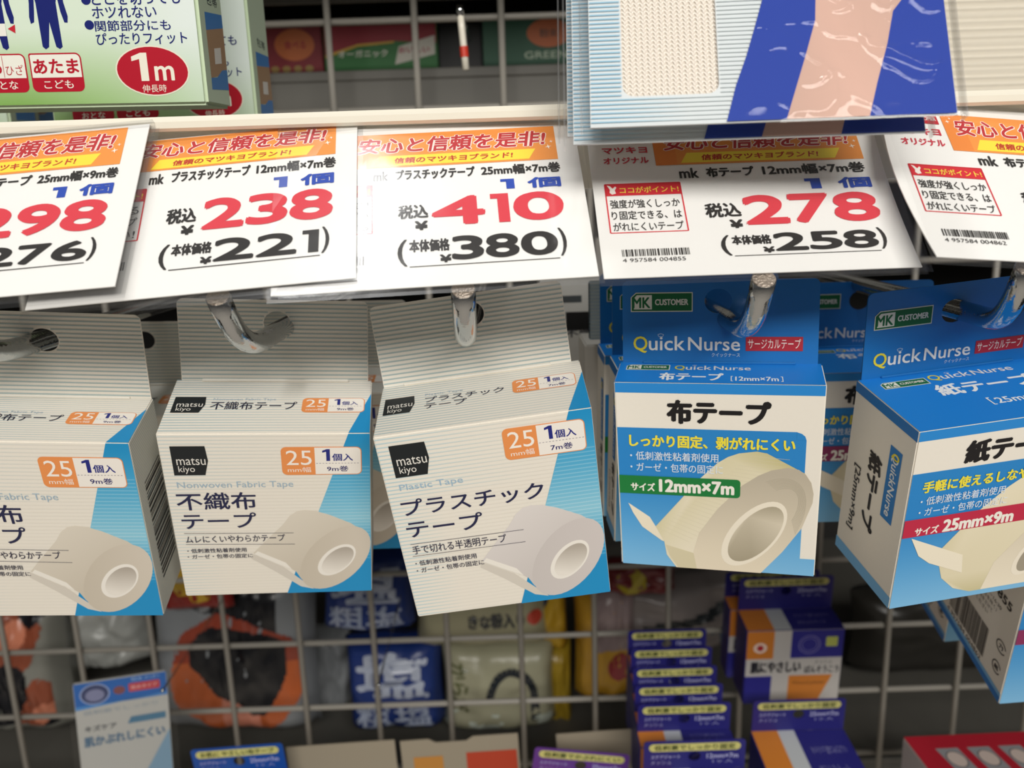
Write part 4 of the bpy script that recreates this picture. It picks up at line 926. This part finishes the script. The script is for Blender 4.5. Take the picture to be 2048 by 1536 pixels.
# red-topped carton at bottom right, blue and mauve boxes at the bottom edge
plaster(380, 1500, 566, .40, 'bright blue plaster box at the bottom edge left of centre', text='お肌に やさしい布テープ', base='1c56b4', group='plaster boxes cut by the bottom edge', roll=-.05)
plaster(1070, 1494, 1262, .40, 'mauve plaster box at the bottom edge left of the purple column', text='低刺激でかぶれにくい', base='7040a0', group='plaster boxes cut by the bottom edge', roll=.13)
def art_pl(A, w, h): A.rect(0, 0, w, h, 'b2aa98', 1)
for (u0, v0, u1, Y, lab) in ((572, 1494, 790, .42, 'beige packet tab at the bottom edge, left of the pair'), (800, 1482, 1036, .42, 'beige packet tab at the bottom edge with an orange and a red patch'), (1112, 1468, 1278, .44, 'beige packet behind the mauve plaster box')):
    a = at(u0, v0, Y); b = at(u1, v0, Y); W = b.x-a.x
    root = empty('beige_packet', Matrix.Rotation(-.04, 3, 'Y'), Vector((a.x, Y, a.z)), lab, 'packet', 'beige packets cut by the bottom edge')
    lo = [(0, -.07), (W, -.07), (W, 0), (W*.62, 0), (W*.56, -.0025), (W*.3, -.0025), (W*.24, 0), (0, 0)] if 'orange' in lab else [(0, -.07), (W, -.07), (W, 0), (0, 0)]
    me = curve_mesh('tab_card', [[(x, y) for x, y in lo]], .0008)
    for v in me.vertices: v.co = Vector((v.co.x, v.co.z, v.co.y))
    link('tab_card', me, mat('beige_board', (150, 140, 122), rough=.6), root)
    A = Art(); w = W*1000
    if 'orange' in lab: A.rect(w*.1, -40, w*.35, -11, 'b8803c', 2); A.rect(w*.55, -40, w*.98, -10, 'b04028', 2)
    else: A.rect(w*.1, -40, w*.9, -22, '8c8474', 2)
    A.build('tab_print', lambda x, y, l: (x, -l*2-.0005, y), root)
# red carton
R5 = Matrix.Rotation(.02, 3, 'Z') @ Matrix.Rotation(.0, 3, 'X'); t = at(1806, 1474, .40)
root = empty('red_carton', R5, t, 'red topped carton with silver oval prints at the bottom right corner', 'carton')
bm = bmesh.new(); bmbox(bm, 0, .09, -.045, 0, -.05, 0); done(bm, 'carton_body', mat('carton_side', (200, 190, 184), rough=.5), root, bevel=.0006)
A = Art(); A.rect(.2, .2, 89.8, 44.8, 'a82030', 1)
for k in range(3):
    x = 12+17*k; A.poly([(x, 34), (x+12, 34), (x+13.5, 16), (x+2, 16)], '8c8c90', 2); A.poly(ell(x+7, 25, 4.6, 6), 'c4b4ac', 3); A.outline(ell(x+7, 25, 4.8, 6.2, n=18), .5, '3c3c44', 4)
A.build('top_print', lambda x, y, l: (x, y-.045, l+.0001), root)
# sticky note pack: translucent blue and white packet, lower left
t = at(145, 1368, .43); rr = Matrix.Rotation(.34, 3, 'Z') @ Matrix.Rotation(.06, 3, 'Y') @ Matrix.Rotation(.08, 3, 'X')
root = empty('bandage_packet', rr, t, 'blue headed white bandage packet hanging tilted at the lower left', 'packet')
me = curve_mesh('packet_card', [rrect(0, -.09, .050, 0, .0015), ell(.025, -.0035, .002, .002, n=16)[::-1]], .0012)
for v in me.vertices: v.co = Vector((v.co.x, v.co.z, v.co.y))
link('packet_card', me, mat('packet_board', (176, 176, 172), rough=.5), root)
A = Art(); A.rect(.3, -16, 49.7, -.3, '2a62ac', 1); A.poly([(.3, -18), (49.7, -14), (49.7, -15.6), (.3, -15.6)], '4a86c4', 1.5)
A.poly(ell(11, -8.5, 8, 7), '8fa0c8', 2); A.poly(ell(11, -8.5, 7.2, 6.2), '3c4468', 3); A.poly(ell(11, -9.2, 5, 4), '7c80a0', 4)
A.poly(ell(24, -8.2, 3.2, 2.8), '7c4c50', 3); A.poly(rrect(29, -10.5, 46, -4.8, 1), 'b8444c', 3); A.text('防水タイプ', 30.5, -9, 44.5, -6.4, 'd8a8a4', 4, bold=.02)
A.text('防水', 31, -3.4, 37, -1, 'a8c0dc', 4); A.text('メンター', 38, -3.4, 46, -1, 'a8c0dc', 4)
A.text('低刺激でしっかり', 4, -22, 44, -19.2, '8c98a4', 3); A.poly([(29, -27.5), (48, -27.5), (48, -32), (27, -32)], '4a7490', 3)
A.text('キズケア', 4, -33.5, 21, -29.5, '54585c', 3, bold=.03); A.text('肌かぶれしにくい', 3, -44, 47, -37, '4c6c88', 3, bold=.03); A.poly([(49.7, -40), (49.7, -70), (34, -70)], '7898b0', 2)
A.build('front_print', lambda x, y, l: (x, -l-.0008, y), root)
link('bag_film', mesh('bag_film', [(-.003, -.0028, -.095), (.0545, -.0028, -.095), (.0545, -.0028, .004), (-.003, -.0028, .004)], [(0, 1, 2, 3)]), M['film'], root)
root2 = None
# small clear peg ends glinting in the lower background
for u, v, lab in ((325, 1381, 'tiny clear peg end glinting beside the blue headed packet'), (757, 1370, 'tiny clear peg end glinting in front of the lower salt bag')):
    p = at(u, v, .40); root = empty('peg_tip', Matrix.Identity(3), p, lab, 'peg')
    bm = bmesh.new(); bmesh.ops.create_uvsphere(bm, u_segments=14, v_segments=8, radius=.0011); done(bm, 'tip', M['chrome'], root, smooth=True)
    vs, fs = tube([(0, .001, 0), (0, .0975, .003)], .0008, 8); link('shaft', smoothmesh(mesh('shaft', vs, fs)), M['film'], root)
